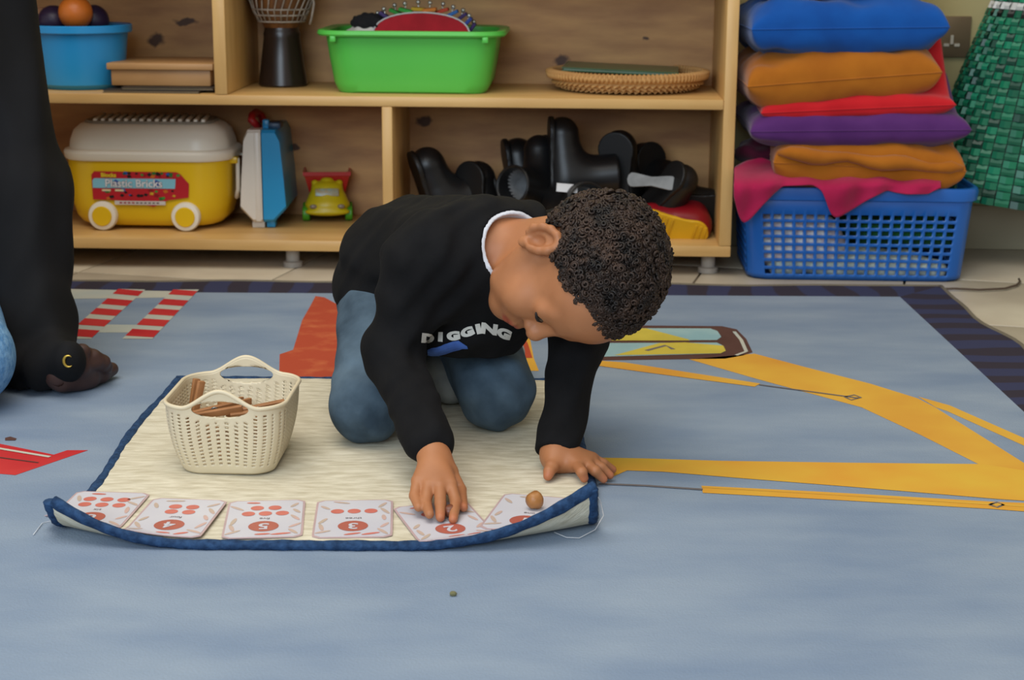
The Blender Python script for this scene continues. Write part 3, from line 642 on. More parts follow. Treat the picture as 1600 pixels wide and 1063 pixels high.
for row, (r, z, el) in enumerate(((.152, .021, .9), (.143, .0135, .75), (.131, .0075, .5))):
    for k2 in range(64):
        a = 2 * math.pi * (k2 + .5 * row) / 64
        o = bpy.data.objects.new('strand', st); COL.objects.link(o); o.parent = t; o.location = (r * math.cos(a), r * math.sin(a), z)
        o.rotation_mode = 'QUATERNION'; o.rotation_quaternion = (Matrix.Rotation(a + math.pi / 2, 3, 'Z') @ Matrix.Rotation(-(1.45 - el), 3, 'X') @ Matrix.Rotation(.55 * (1 if row % 2 else -1), 3, 'Y')).to_quaternion()
t = thing('green_folder', 'dark green folder lying tilted in the woven tray', 'folder', tr_ + Vector((-.012, .01, .04)), -.12); t.rotation_euler = (.0, .035, -.10)
m_fold = M('folder_green', '#23512f', '#2c5f3a', rough=.3, scale=10)
MB().box((0, 0, .0045), (.235, .18, .0018)).obj('cover', m_fold, t); MB().box((0, 0, -.0005), (.235, .18, .0018)).obj('cover', m_fold, t); MB().box((0, .002, .002), (.228, .172, .0036)).obj('sheets', M('folder_sheets', '#9fae98', rough=.8), t)
# ------------------------------------------------------------------ yellow toy box on wheels with white lid
yc = G(226, 361, ZB1)
YW, YD, YH = .338, .2, .155
t = thing('toy_brick_box', 'yellow bus-shaped plastic brick box with domed white lid and wheels', 'toy box', (yc.x + .005, yc.y + YD / 2 + .004, ZB1), -SA)
m_yel = M('toy_yellow', '#dcb414', '#e2bb1a', rough=.3, scale=3); m_lid = M('toy_white', '#e2dccd', '#e6e1d4', rough=.35, scale=4)
MB().loft([rring(YW + dw, YD + dw * .5, r_, z_, 72) for z_, dw, r_ in ((.008, -.07, .05), (.012, -.045, .06), (.025, -.022, .066), (.05, -.008, .068), (.08, 0, .068), (.145, .004, .068), (YH, .004, .068))]).obj('body', m_yel, t)
MB().loft([rring(YW + dw, YD + dw, r_, z_, 72) for z_, dw, r_ in ((.143, .01, .07), (.147, .016, .072), (.158, .018, .072), (.163, .012, .07), (.166, -.004, .066), (.18, -.008, .064), (.20, -.022, .06), (.212, -.048, .05), (.217, -.075, .04))]).obj('lid', m_lid, t)
MB().loft([rring(.27, .135, .04, .2165, 48), rring(.265, .13, .038, .2205, 48)]).obj('lid_recess', M('lid_recess_grey', '#8b8579', rough=.6), t)
for k2 in range(15): MB().box((-.112 + k2 * .016, 0, .2225), (.008, .124, .006), rot=Matrix.Rotation(.12, 3, 'Z'), bev=.0015).obj('lid_slat', m_lid, t)
for sx in (-1, 1):
    for sy in (-1, 1):
        wl = MB().lathe([(.0, -.011), (.020, -.011), (.028, -.009), (.030, -.004), (.030, .004), (.0, .006)], 32, (sx * .086, sy * (YD / 2 + .001), .0305), 'y', caps=False).obj('wheel', m_lid, t)
        MB().lathe([(0, -.0125), (.0195, -.0125), (.021, -.0105)], 28, (sx * .086, sy * (YD / 2 + .001), .0305) if sy < 0 else (sx * .086, sy * (YD / 2 + .001) + .021, .0305), 'y').obj('hub_cap', m_yel, wl)
MB().tube([(YW / 2 - .004, -.03, .145), (YW / 2 + .014, -.035, .142), (YW / 2 + .013, -.037, .08), (YW / 2 + .008, -.03, .062), (YW / 2 + .006, .03, .062), (YW / 2 + .013, .037, .08), (YW / 2 + .014, .035, .142), (YW / 2 - .004, .03, .145)], .0045, 8).obj('carry_handle', m_lid, t, 3.2)
MB().box((YW / 2 + .006, -.035, .14), (.018, .02, .014), bev=.003).obj('handle_lug', m_yel, t)
fy = -(YD + .002) / 2 - .0016
def sticker(name, pts, col, lay, parent=t, rough=.35):
    MB().add([(x, fy - .0004 * lay, z) for x, z in pts], [tuple(range(len(pts)))]).obj(name, M('sticker_' + col.strip('#'), col, rough=rough, var=.03), parent, None)
def q4(x0, x1, z0, z1): return [(x0, z0), (x1, z0), (x1, z1), (x0, z1)]
sticker('sticker', [(-.105, .064), (-.03, .062), (.02, .05), (.05, .064), (.093, .07), (.095, .098), (.078, .118), (.07, .122), (-.1, .122), (-.106, .115)], '#b3202a', 0)
rnd = random.Random(3)
for k2 in range(46):
    x = rnd.uniform(-.08, .07); z = rnd.choice((rnd.uniform(.112, .119), rnd.uniform(.066, .085)))
    if z > .1: x = rnd.uniform(-.04, .074)
    s_ = rnd.uniform(.003, .0065); a = rnd.uniform(0, 3)
    sticker('sticker_brick', [(x + s_ * math.cos(a + j * math.pi / 2), z + s_ * .7 * math.sin(a + j * math.pi / 2)) for j in range(4)], rnd.choice(['#1f1c1c', '#2a6b30', '#c8a02a', '#2756a0', '#c06a20', '#8a1820', '#1f1c1c', '#3a8f3a']), 1 + .2 * (k2 % 3))
sticker('sticker_band', [(-.104, .088), (.066, .088), (.068, .108), (-.100, .108), (-.104, .104)], '#7fbcd0', 2)
sticker('sticker_strip', q4(-.06, .045, .054, .062), '#c9c4c0', 2)
for k2 in range(10): sticker('sticker_mark', q4(-.05 + k2 * .0085, -.0445 + k2 * .0085, .0565, .0595), '#9a2a2e' if k2 < 4 else '#6a5a5a', 3)
for x in (-.085, -.058): sticker('sticker_mark', q4(x, x + .018, .0815, .0855), '#d6c9a0', 3)
sticker('sticker_mark', [(-.062, .09), (-.05, .09), (-.048, .101), (-.056, .106), (-.064, .099)], '#2a4fa0', 2.5)
sticker('sticker_mark', [(.022, .09), (.034, .09), (.037, .101), (.028, .106), (.02, .099)], '#2a4fa0', 2.5)
q = text_mb('Plastic Bricks', .0225, 0, bold=.0009); q.xform(Matrix.Translation((-.019, fy - .0016, .0975)) @ Matrix.Rotation(math.pi / 2, 4, 'X')); q.obj('sticker_text_outline', M('sticker_text_grey', '#7a7f86', rough=.4), t, None)
q = text_mb('Plastic Bricks', .0225, 0, bold=.0002); q.xform(Matrix.Translation((-.019, fy - .0021, .0975)) @ Matrix.Rotation(math.pi / 2, 4, 'X')); q.obj('sticker_text', M('sticker_text_white', '#d8dade', rough=.4), t, None)
q = text_mb('Blocks', .012, 0, bold=.0004); q.xform(Matrix.Translation((-.07, fy - .0021, .1145)) @ Matrix.Rotation(math.pi / 2, 4, 'X')); q.obj('sticker_text', M('sticker_text_yellow', '#d9c52a', rough=.4), t, None)
# ------------------------------------------------------------------ white and blue carry case standing on edge
kc = G(411, 358, ZB1)
t = thing('carry_case', 'white and blue plastic toy case standing on edge with red handle', 'case', (kc.x, kc.y + .1, ZB1), -SA + .05)
def halfcase(x0, x1, flare): # cross-section in x-z, extruded along y with rounding
    rings = []
    for y, e in ((-.1, .006), (-.094, .0), (.094, 0), (.1, .006)):
        rings.append([Vector((x0 + (0 if flare < 0 else 0), y, .014 + e)), Vector((x1 * .45, y, .014 + e)), Vector((x1, y, .042 + e)), Vector((x1 * .93, y, .1)), Vector((x1 * .78, y, .188 - e)), Vector((x1 * .6, y, .205 - e)), Vector((x0, y, .205 - e))])
    return MB().loft(rings)
m_cb1 = M('case_blue', '#1a86bd', '#208fc6', rough=.3, scale=3); m_cw = M('case_white', '#d9d3c8', rough=.35, var=.03)
halfcase(.001, .048, 1).obj('blue_half', m_cb1, t); halfcase(-.001, -.046, -1).obj('white_half', m_cw, t)
MB().box((-.009, -.0, .108), (.012, .204, .186), bev=.003).obj('seam_ridge', m_cw, t)
MB().box((-.012, -.07, .007), (.026, .03, .014), bev=.002).obj('hinge_foot', m_cw, t); MB().box((.014, -.07, .008), (.018, .03, .014), bev=.002).obj('hinge_foot', m_cb1, t)
MB().box((-.012, .07, .007), (.026, .03, .014), bev=.002).obj('hinge_foot', m_cw, t)
m_cr = M('case_red', '#a3181e', rough=.35)
MB().tube([(-.012, -.045, .205), (-.024, -.06, .222), (-.026, -.03, .228), (-.026, .03, .228), (-.02, .05, .22), (-.012, .045, .205)], .0085, 10).obj('handle', m_cr, t, 3.2)
MB().box((.006, -.055, .213), (.014, .02, .02), bev=.003).obj('clasp', m_cb1, t); MB().box((.022, -.04, .21), (.028, .05, .014), bev=.004).obj('clasp_bar', M('case_navy', '#22405e', rough=.4), t)
# ------------------------------------------------------------------ toy dump truck seen from the front
tkc = G(513, 349, ZB1)
t = thing('toy_truck', 'small yellow toy dump truck with red tipper bed on the lower shelf', 'toy truck', (tkc.x - .002, tkc.y + .004, ZB1), -SA + .14); t.scale = (1.08, 1.05, 1.02)
s = SDF((-.055, -.01, .0), (.055, .08, .1), .0018)
s.ell((0, .03, .034), (.044, .032, .02), .006).ell((0, .036, .05), (.036, .026, .026), .014).ell((0, .04, .07), (.031, .02, .014), .008).ell((0, .042, .084), (.012, .01, .006), .004).ell((-.024, .04, .079), (.007, .007, .006), .003).ell((.024, .04, .079), (.007, .007, .006), .003)
s.ell((0, .01, .022), (.044, .014, .009), .006)
m_ty = M('truck_yellow', '#c9b312', '#cdb81a', rough=.35, scale=6); s.obj('cab', m_ty, t)
MB().box((0, .0132, .062), (.046, .003, .016), rot=Matrix.Rotation(-.35, 3, 'X'), bev=.001).obj('windscreen', M('truck_screen', '#93a8a0', '#a8905f', rough=.3, scale=90), t)
for sx in (-1, 1):
    MB().sphere((sx * .027, .0022, .034), (.0075, .003, .005), 10, 7).obj('headlight', M('truck_light', '#8a7a66', rough=.3), t, 3.2)
    for yy in (.03, .085): MB().lathe([(0, -.007), (.014, -.007), (.0155, -.005), (.0155, .005), (.014, .007), (0, .007)], 20, (sx * .042, yy, .0155), 'x', caps=False).obj('wheel', M('truck_green', '#4a9a20', rough=.4), t)
tp = lambda w_, d_, z_, cy: [Vector((x, y + cy, z_)) for x, y in ((-w_ / 2, -d_ / 2), (w_ / 2, -d_ / 2), (w_ / 2, d_ / 2), (-w_ / 2, d_ / 2))]
MB().loft([tp(.06, .07, .035, .095), tp(.088, .098, .092, .09), tp(.094, .104, .093, .09), tp(.094, .104, .101, .09), tp(.086, .096, .101, .09), tp(.056, .066, .042, .095)]).obj('tipper_bed', M('truck_red', '#b8221e', rough=.35), t, .5)
MB().box((0, .07, .026), (.05, .09, .012), bev=.003).obj('chassis', MATS['truck_green'], t)
# ================================================================== rubber boots piled in the lower right cell
m_rub = M('black_rubber', '#121213', '#19191b', rough=.38, scale=8, spec=.45); m_lin = M('boot_lining', '#6f7071', '#838485', rough=.9, scale=40); m_sol = M('boot_sole_black', '#0e0e0f', rough=.5)
m_rr = M('red_rubber', '#7d0f1a', rough=.3); m_ys = M('yellow_sole', '#d6a516', rough=.5, var=.04)
def boot_meshes(suffix, up, sole):
    # toe along +x, shaft along +z, heel at x=-.045
    s = SDF((-.075, -.05, -.005), (.135, .05, .2), .0028)
    s.cone((-.028, 0, .032), (.035, 0, .034), .033, .030, .03).cone((.03, 0, .032), (.076, 0, .030), .031, .036, .03).cone((-.024, 0, .045), (-.016, 0, .155), .036, .047, .05)
    s.cut((0, 0, .006), (0, 0, -1)).cut((0, 0, .15), (.08, 0, 1))
    s.cone((-.02, 0, .06), (-.014, 0, .18), .030, .0455, .002, sub=True)
    o = s.obj('boot_upper' + suffix, up); me = o.data; bpy.data.objects.remove(o)
    sl = SDF((-.075, -.05, -.005), (.135, .05, .05), .0026); sl.cone((-.028, 0, .004), (.03, 0, .004), .0345, .028, .015).cone((.03, 0, .004), (.076, 0, .004), .030, .038, .015); sl.cut((0, 0, .011), (0, 0, 1)).cut((0, 0, 0), (0, 0, -1)); o = sl.obj('s', sole); ms = o.data; bpy.data.objects.remove(o)
    lb = MB(); lb.lathe([(.0, .055), (.0292, .06), (.0335, .09), (.0388, .125), (.0428, .1495)], 28, caps=False); lb.v = [(p[0] - .020 + .006 * (p[2] - .06) / .12, p[1], p[2] - (.08 * (p[0]) if p[2] > .14 else 0)) for p in lb.v]
    return me, ms, lb.mesh('boot_lining' + suffix, m_lin, 3.2)
BM = boot_meshes('', m_rub, m_sol); BMR = boot_meshes('_red', m_rr, m_ys)
rim = MB().tube([(.0455 * math.cos(a) - .0155, .0455 * math.sin(a), .1505 - .08 * (.0455 * math.cos(a))) for a in [2 * math.pi * j / 32 for j in range(32)]], .0024, 7, True).mesh('boot_rim', m_rub, 3.2)
def boot(center, toe, shaft, label, meshes=BM, s=1.0):
    t = thing('rubber_boot', label, 'boot', center, 0, 'rubber boots piled in the lower shelf cell')
    tx = Vector(toe).normalized(); sz = Vector(shaft); sz = (sz - tx * sz.dot(tx)).normalized(); sy = sz.cross(tx)
    t.rotation_mode = 'QUATERNION'; t.rotation_quaternion = Matrix(((tx.x, sy.x, sz.x), (tx.y, sy.y, sz.y), (tx.z, sy.z, sz.z))).to_quaternion(); t.scale = (s, s, s)
    for nm, me in (('upper', meshes[0]), ('sole', meshes[1]), ('lining', meshes[2]), ('rim', rim)):
        o = bpy.data.objects.new(nm, me); COL.objects.link(o); o.parent = t
    return t
def bp(px, py, d): return on_plane(px, py, d)
boot(bp(664, 318, .15), (-.3, -.15, 1), (1, .35, -.15), 'black rubber boot at the left end of the pile, toe up')
boot(bp(738, 338, .14), (-.1, .1, 1), (.6, .8, .0), 'black rubber boot low between the left one and the open boot')
boot(bp(858, 284, .19), (-.1, .28, 1), (-.58, -.76, .12), 'black rubber boot whose grey-lined opening faces left', s=.86)
boot(bp(796, 300, .26), (-.15, .2, .9), (1, .1, -.2), 'black rubber boot behind the grey-lined open boot')
boot(bp(858, 262, .14), (-.02, .1, 1), (1, .05, -.30), 'shiny black rubber boot standing toe up highest in the pile', s=.92)
boot(bp(960, 292, .15), (.0, -.1, 1), (.3, .9, -.2), 'matte black rubber boot toe up just right of the shiny one')
boot(bp(1012, 306, .22), (.12, .2, 1), (-.5, .8, .0), 'black rubber boot toe up at the right of the heap')
boot(bp(884, 316, .17), (1, .4, 0), (.32, -.9, .12), 'black rubber boot behind the head with a pale patch in its opening', s=.95)
boot(bp(1018, 312, .10), (.3, -.2, .4), (1, .3, .05), 'black rubber boot with its grey lining turned up', s=.9)
boot(bp(1060, 324, .12), (1, .1, -.1), (-.2, .9, .3), 'black rubber boot lying above the red and yellow one', s=.9)
boot(bp(1066, 362, .07), (-1, -.05, .22), (.1, 1, .40), 'red rubber boot with bright yellow sole facing out', BMR, .86)
ob = MB().prism([(x, y) for x, y in (rr(.098, .024, .012, j / 32) for j in range(32))], 0, .004)
ob.v = [(p[0], p[1] * (1 + .35 * (abs(p[0]) / .049) - .25 * (1 - abs(p[0]) / .049)), p[2]) for p in ob.v]
o = ob.obj('insole', M('insole_grey', '#787a7b', '#8a8c8d', rough=.9, scale=40)); o.location = bp(1018, 284, .07); o.rotation_euler = (1.2, .08, -.05); tag(o, 'pale grey insole lying on top of the black boots', 'insole')
o = MB().box((0, 0, 0), (.042, .001, .018), bev=.0004).obj('paper_slip', M('paper_slip', '#c6c6c8', rough=.8)); o.location = bp(886, 294, .035); o.rotation_euler = (-.5, .08, 0); tag(o, 'small white paper slip among the boots above the boy', 'paper')
for o_b in [c for c in COL.objects if c.get('label') == 'red rubber boot with bright yellow sole facing out']:
    for x in (-.052, -.040, -.028, .030, .044, .058, .072, .086): MB().box((x, 0, -.0012), (.006, .05 if x < 0 else .056, .0035), bev=.001).obj('tread_bar', M('yellow_tread', '#c29210', rough=.5), o_b)
# ================================================================== blue laundry basket
lx0, lx1 = G(1172, 436, 0).x, G(1506, 438, 0).x
LW = lx1 - lx0; LD = .27; LH = .178; LB = Vector(((lx0 + lx1) / 2, G(1340, 439, 0).y + LD / 2, .0))
t = thing('laundry_basket', 'blue plastic laundry basket with rows of square holes', 'laundry basket', LB, -SA)
m_bl = M('blue_basket_plastic', '#1257a8', '#175fb2', rough=.35, scale=4)
NCB = 3 * 66; rows = []
nr = 8; zlev = [0.004]
for k2 in range(nr): zlev += [.012 + k2 * .0158, .012 + k2 * .0158 + .0098]
zlev += [.145, LH]
v = []; f = []
for z in zlev:
    e = z / LH
    for i in range(NCB):
        x, y = rr(LW * (1 + .06 * e), LD * (1 + .11 * e), .04, (i + .0) / NCB); v.append((x, y, z))
for j in range(len(zlev) - 1):
    for i in range(NCB):
        hole = (j % 2 == 1) and j < len(zlev) - 2 and (i % 3 != 0)
        fr = (i + .5) / NCB; x, y = rr(LW, LD, .04, fr); corner = abs(x) > LW / 2 - .03 and abs(y) > LD / 2 - .03
        if hole and i % 3 == 1 and not corner: continue
        if hole and i % 3 == 2 and False: continue
        f.append((j * NCB + i, j * NCB + (i + 1) % NCB, (j + 1) * NCB + (i + 1) % NCB, (j + 1) * NCB + i))
# widen the hole columns: uneven spacing of the column lines
for j in range(len(zlev)):
    e = zlev[j] / LH
    for i in range(NCB):
        sh = {0: -.0, 1: -.62, 2: .42}[i % 3]
        x, y = rr(LW * (1 + .06 * e), LD * (1 + .11 * e), .04, (i + sh) / NCB); v[j * NCB + i] = (x, y, zlev[j])
o = MB().add(v, f).obj('perforated_wall', m_bl, t, .8); sm = o.modifiers.new('thickness', 'SOLIDIFY'); sm.thickness = .003; sm.offset = -1
MB().loft([rring(LW - .012, LD - .012, .034, 0), rring(LW, LD, .04, .005)]).obj('base', m_bl, t)
MB().loft([rring(LW * (1.06) + a, LD * 1.11 + a, .044, z, 64) for z, a in ((LH - .018, .0), (LH - .016, .012), (LH + .002, .016), (LH + .008, .012), (LH + .009, .0), (LH + .004, -.006), (LH - .016, -.006))], False, False).obj('rim', m_bl, t)
def lump(segs, mat, label, seed):
    s = SDF((-.24, -.15, 0), (.24, .14, .17), .005)
    for a, b_, r in segs: s.cone(a, b_, r, r, .02)
    s.ripple(lambda X, Y, Z: .004 * np.sin(X * 60 + seed) * np.sin(Y * 55 + Z * 60 + seed))
    o = s.obj('folded_cloth', mat); o.location = LB; o.rotation_euler = (0, 0, -SA); tag(o, label, 'cloth', 'cloths inside the laundry basket')
lump([((-.16, -.088, .055), (-.05, -.088, .060), .036), ((-.16, -.088, .10), (-.07, -.088, .095), .034), ((-.15, .02, .06), (-.05, .04, .06), .05)], M('cloth_pale_pink', '#d8c8cc', '#f0ece8', rough=.95, scale=55, lo=.45, hi=.55), 'pale pink and white cloth seen through the left basket holes', 1)
lump([((.02, -.092, .095), (.17, -.092, .085), .030), ((.0, .03, .09), (.15, .03, .08), .05)], M('cloth_dark_green', '#0c3a1e', '#165c2c', rough=.95, scale=25), 'dark green cloth seen through the right basket holes', 2)
lump([((-.15, -.105, .026), (.16, -.105, .022), .021), ((-.0, -.09, .036), (.10, -.09, .030), .026), ((-.1, .05, .03), (.1, .05, .03), .03)], M('cloth_pale_green', '#dbe2d2', '#b0bab0', rough=.95, scale=60), 'pale grey-green cloth along the basket bottom', 4)
# ================================================================== cushions
def pillow(name, w, d, h, mat, label, loc, rot, seed, sq=.55, wr=.004, pinch=.04, warp=None):
    n = 44; v = []; f = []
    def zf(x, y): return max(0, (1 - abs(x) ** 5) * (1 - abs(y) ** 5)) ** sq
    rnd = random.Random(seed); ph = [rnd.uniform(0, 6) for _ in range(6)]
    for side in (1, -1):
        for j in range(n + 1):
            for i in range(n + 1):
                x = -1 + 2 * i / n; y = -1 + 2 * j / n; x = math.sin(x * math.pi / 2); y = math.sin(y * math.pi / 2)
                px_ = x * (1 - pinch * (1 - y * y)); py_ = y * (1 - pinch * (1 - x * x))
                e = 1 - max(abs(x), abs(y)) ** 4
                nz = 1.25 * wr * e ** .5 * (.45 * math.sin(px_ * 19 + 2 * math.sin(py_ * 9 + ph[3]) + ph[4]) + math.sin(px_ * 5 + py_ * 7 + ph[0]) + .7 * math.sin(px_ * 11 - py_ * 6 + ph[1]) + .5 * math.sin(px_ * 4 + py_ * 17 + ph[2]))
                v.append((px_ * w / 2, py_ * d / 2, side * (h / 2) * zf(x, y) + nz + (warp(x, y, side) if warp else 0)))
    o_ = (n + 1) ** 2
    for j in range(n):
        for i in range(n):
            a = j * (n + 1) + i; f.append((a, a + 1, a + n + 2, a + n + 1)); f.append((a + o_, a + o_ + n + 1, a + o_ + n + 2, a + o_ + 1))
    th = thing(name, label, 'cushion', loc, 0, 'cushions piled on the laundry basket'); th.rotation_euler = rot
    MB().add(v, f).obj('cover', mat, th, 3.2)
    edge = []
    for (x0, y0, x1, y1) in ((-1, -1, 1, -1), (1, -1, 1, 1), (1, 1, -1, 1), (-1, 1, -1, -1)):
        for k2 in range(20):
            s_ = k2 / 20; x = x0 + (x1 - x0) * s_; y = y0 + (y1 - y0) * s_; edge.append((x * (1 - pinch * (1 - y * y)) * w / 2, y * (1 - pinch * (1 - x * x)) * d / 2, warp(x, y, 0) if warp else 0))
    MB().tube(edge, .0016, 5, True).obj('seam', mat, th, 3.2)
    return th
def fab(name, c, c2): return M(name, c, c2, rough=.95, scale=14, bump=.35, bscale=28, sheen=.15, spec=.2)
f_bl = fab('fabric_blue', '#0a4793', '#0c50a0'); f_mu = fab('fabric_mustard', '#9c5a14', '#a86418'); f_re = fab('fabric_red', '#b3161f', '#bf1c24'); f_pu = fab('fabric_purple', '#4c2260', '#552a69'); f_pk = fab('fabric_pink', '#9c1742', '#a81d4a')
DY = .19
def cc(px, py, y=3.36): return P(px, py, y)
wr_red = lambda x, y, sd: (.15 if sd >= 0 else .08) * smooth01((x - .30) / .6) * smooth01((y + .85) / .9)
wr_pu = lambda x, y, sd: (.075 if sd >= 0 else .03) * smooth01((x - .5) / .5) * smooth01((y + .6) / .9)
low_c = pillow('cushion', .368, .28, .112, f_mu, 'mustard cushion lowest in the pile with a folded front edge', cc(1340, 243, 3.325), (math.radians(2), math.radians(2), -.03), 1, .34, .005, .03, wr_pu)
pillow('cushion', .418, .33, .080, f_pu, 'purple cushion between the red and the lowest mustard one', cc(1323, 188, 3.345), (math.radians(1), math.radians(-1.0), -.03), 2, .34, .003, .03, wr_pu)
pillow('cushion', .368, .32, .062, f_re, 'red cushion under the middle mustard cushion', cc(1320, 156, 3.35), (math.radians(1), math.radians(-3), -.03), 3, .38, .003, .03, wr_red)
pillow('cushion', .370, .29, .118, f_mu, 'fat mustard cushion second from the top of the pile', cc(1296, 113, 3.335), (math.radians(1), math.radians(-4.5), .02), 4, .40, .004, .03)
pillow('cushion', .374, .31, .118, f_bl, 'blue cushion near the top of the pile', cc(1303, 38, 3.345), (0, math.radians(-1.0), .02), 5, .38, .004, .03)
pillow('cushion', .40, .30, .095, f_mu, 'mustard cushion on top of the blue one, cut by the picture edge', cc(1320, -40, 3.365), (0, math.radians(-2), .05), 6, .40, .004, .03)
low_c_pts = [(-.178 + .356 * k2 / 16, -.139 - .004 * math.sin(k2 * .8), .020 - .016 * (k2 / 16) + .003 * math.sin(k2 * 1.3)) for k2 in range(17)]
MB().tube(low_c_pts, [.004] + [.0125 + .003 * math.sin(k2 * .9) for k2 in range(15)] + [.004], 10).obj('front_fold', f_mu, low_c, 3.2)
# fold on the front of the lowest mustard cushion and red upright corner
def cloth(name, pts_rows, mat, label, cat, group=None, th=.004):
    n = len(pts_rows[0]); m_ = len(pts_rows)
    o = MB().add([p for r in pts_rows for p in r], [(j * n + i, j * n + i + 1, (j + 1) * n + i + 1, (j + 1) * n + i) for j in range(m_ - 1) for i in range(n - 1)]).obj(name, mat, None, 3.2)
    ss = o.modifiers.new('sub', 'SUBSURF'); ss.levels = 1; ss.render_levels = 1
    sm = o.modifiers.new('thickness', 'SOLIDIFY'); sm.thickness = th; sm.offset = 0
    return tag(o, label, cat, group)
by = LB.y - LD * 1.11 / 2 - .012
def crow(lst): return [P(x, y, yy) for x, y, yy in lst]
Yb = by
def interp(tab, x):
    for (a0, u0), (a1, u1) in zip(tab, tab[1:]):
        if a0 <= x <= a1: return u0 + (u1 - u0) * (x - a0) / (a1 - a0)
    return tab[-1][1]
bot_ = [(1147, 308), (1153, 335), (1160, 350), (1170, 345), (1208, 303), (1222, 291), (1270, 289), (1285, 298), (1296, 330), (1303, 341), (1312, 339), (1350, 316), (1385, 297), (1398, 301), (1418, 304), (1450, 303), (1470, 293)]
top_ = [(1147, 262), (1165, 252), (1190, 246), (1230, 262), (1270, 262), (1320, 258), (1380, 262), (1470, 284)]
R_ = []
for k2 in range(13):
    s_ = k2 / 12; row = []
    for c2 in range(66):
        x = 1147 + (1470 - 1147) * c2 / 65; yt, yb_ = interp(top_, x), interp(bot_, x); y = yt + (yb_ - yt) * s_
        dep = Yb - .008 + (.10 * smooth01((288 - y) / 38)) - .006 * math.sin(x * .11 + s_ * 2) - .005 * math.sin(x * .043 + y * .09) - .008 * smooth01((y - 282) / 10)
        row.append(P(x, y, dep))
    R_.append(row)
cloth('pink_cloth', R_, f_pk, 'crumpled pink-red cloth hanging over the basket rim', 'cloth', None, .003)
lm = SDF((-.09, -.09, -.06), (.09, .09, .06), .005); lm.ell((0, 0, 0), (.065, .065, .028), .01).ripple(lambda X, Y, Z: .006 * np.sin(X * 80) * np.sin(Y * 70 + Z * 90)); o = lm.obj('maroon_cloth', fab('fabric_maroon', '#3d0f24', '#57152e')); o.location = cc(1198, 236, 3.36); tag(o, 'dark maroon cloth bunched beside the lowest cushion', 'cloth')
# raised back corners of the flat cushions, on the right of the pile
# ================================================================== green woven bag hanging on the wall
gb = on_plane(1600, 150, .20); bgc = Vector((1.10, gb.y + .02, .135))
t = thing('woven_bag', 'large green woven strip bag with a white stripe hanging on the wall', 'bag', bgc, -SA)
t.rotation_euler = (0, .10, -SA)
NU, NV = 48, 34; BH = .52
m_bag = bpy.data.materials.new('bag_weave'); m_bag.use_nodes = True; nn = m_bag.node_tree; at = nn.nodes.new('ShaderNodeVertexColor'); at.layer_name = 'strip'; nn.links.new(at.outputs[0], nn.nodes['Principled BSDF'].inputs['Base Color']); nn.nodes['Principled BSDF'].inputs['Roughness'].default_value = .38
def bagpt(u, vv_, off=0):
    e = vv_ / NV; wv = 1 - .46 * e ** 1.1; c_ = .06 + .94 * min(1, (e / .10)) ** .5 if e < .10 else 1
    a = 2 * math.pi * u / NU; sx = math.copysign(abs(math.cos(a)) ** .72, math.cos(a)); sy = math.copysign(abs(math.sin(a)) ** .72, math.sin(a))
    bulge = 1 + .04 * math.sin(math.pi * e)
    return Vector(((.245 * wv * bulge + off) * sx, (.115 * (1 - .6 * e) * bulge + off) * sy, BH * e + .02 * (1 - abs(sx)) * -(1 - e) + .012 * sx))
rnd = random.Random(11); v = []; f = []; cols = []
greens = ['#0d6a4d', '#107354', '#127a58', '#0b5f47', '#0f6f50', '#188563', '#084536', '#0c664b']
for j in range(NV):
    for i in range(NU):
        over = (i + j) % 2 == 0; ins = .04
        a, b, c, d = bagpt(i + ins, j + ins), bagpt(i + 1 - ins, j + ins), bagpt(i + 1 - ins, j + 1 - ins), bagpt(i + ins, j + 1 - ins); m_ = bagpt(i + .5, j + .5, .005 if over else .0025)
        o_ = len(v); v += [a, b, c, d]
        # raised middle strip
        if over: p1, p2 = bagpt(i + .5, j + ins, .0045), bagpt(i + .5, j + 1 - ins, .0045); v += [p1, p2]; f += [(o_, o_ + 4, o_ + 5, o_ + 3), (o_ + 4, o_ + 1, o_ + 2, o_ + 5)]; nf = 2
        else: p1, p2 = bagpt(i + ins, j + .5, .003), bagpt(i + 1 - ins, j + .5, .003); v += [p1, p2]; f += [(o_, o_ + 1, o_ + 5, o_ + 4), (o_ + 4, o_ + 5, o_ + 2, o_ + 3)]; nf = 2
        if j in (25,): cc_ = lin('#c6c8c6') if i % 2 else lin('#b9bcba')
        elif j == 24: cc_ = lin('#101513') if i % 2 else lin('#0b5f45')
        else: cc_ = lin(rnd.choice(greens))
        cols += [cc_] * nf
mbag = MB().add(v, f); mbag_o = mbag.obj('woven_body', m_bag, t, None); tag(mbag_o, kind='stuff')
ca = mbag_o.data.color_attributes.new('strip', 'FLOAT_COLOR', 'CORNER')
for p_, c_ in zip(mbag_o.data.polygons, cols):
    for li in p_.loop_indices: ca.data[li].color = (*c_, 1)
inner = [[bagpt(u, vv_, -.003) for u in range(NU)] for vv_ in range(0, NV + 1, 2)]
MB().loft(inner, True, False).obj('liner', M('bag_liner', '#04231b', rough=.7), t, 3.2)
m_bh = M('bag_handle', '#0c5a44', rough=.4)
MB().tube([bagpt(u, NV) for u in range(NU)], .006, 6, True).obj('rim_band', m_bh, t, 3.2)
for sy in (-1, 1):
    MB().tube([(-.09, sy * .045, BH - .03), (-.085, sy * .045, BH + .04), (-.05, sy * .02 + .04, BH + .16), (0, .09 + sy * .012, BH + .22), (.05, sy * .02 + .04, BH + .16), (.085, sy * .045, BH + .04), (.09, sy * .045, BH - .03)], .007, 8).obj('handle', m_bh, t, 3.2)
hk = thing('wall_hook', 'metal wall hook carrying the green woven bag', 'hook', bgc + EY * (WALL_D - (bgc - Vector((.432, 3.245, 0))).dot(EY)) + Vector((0, 0, BH + .20)), -SA)
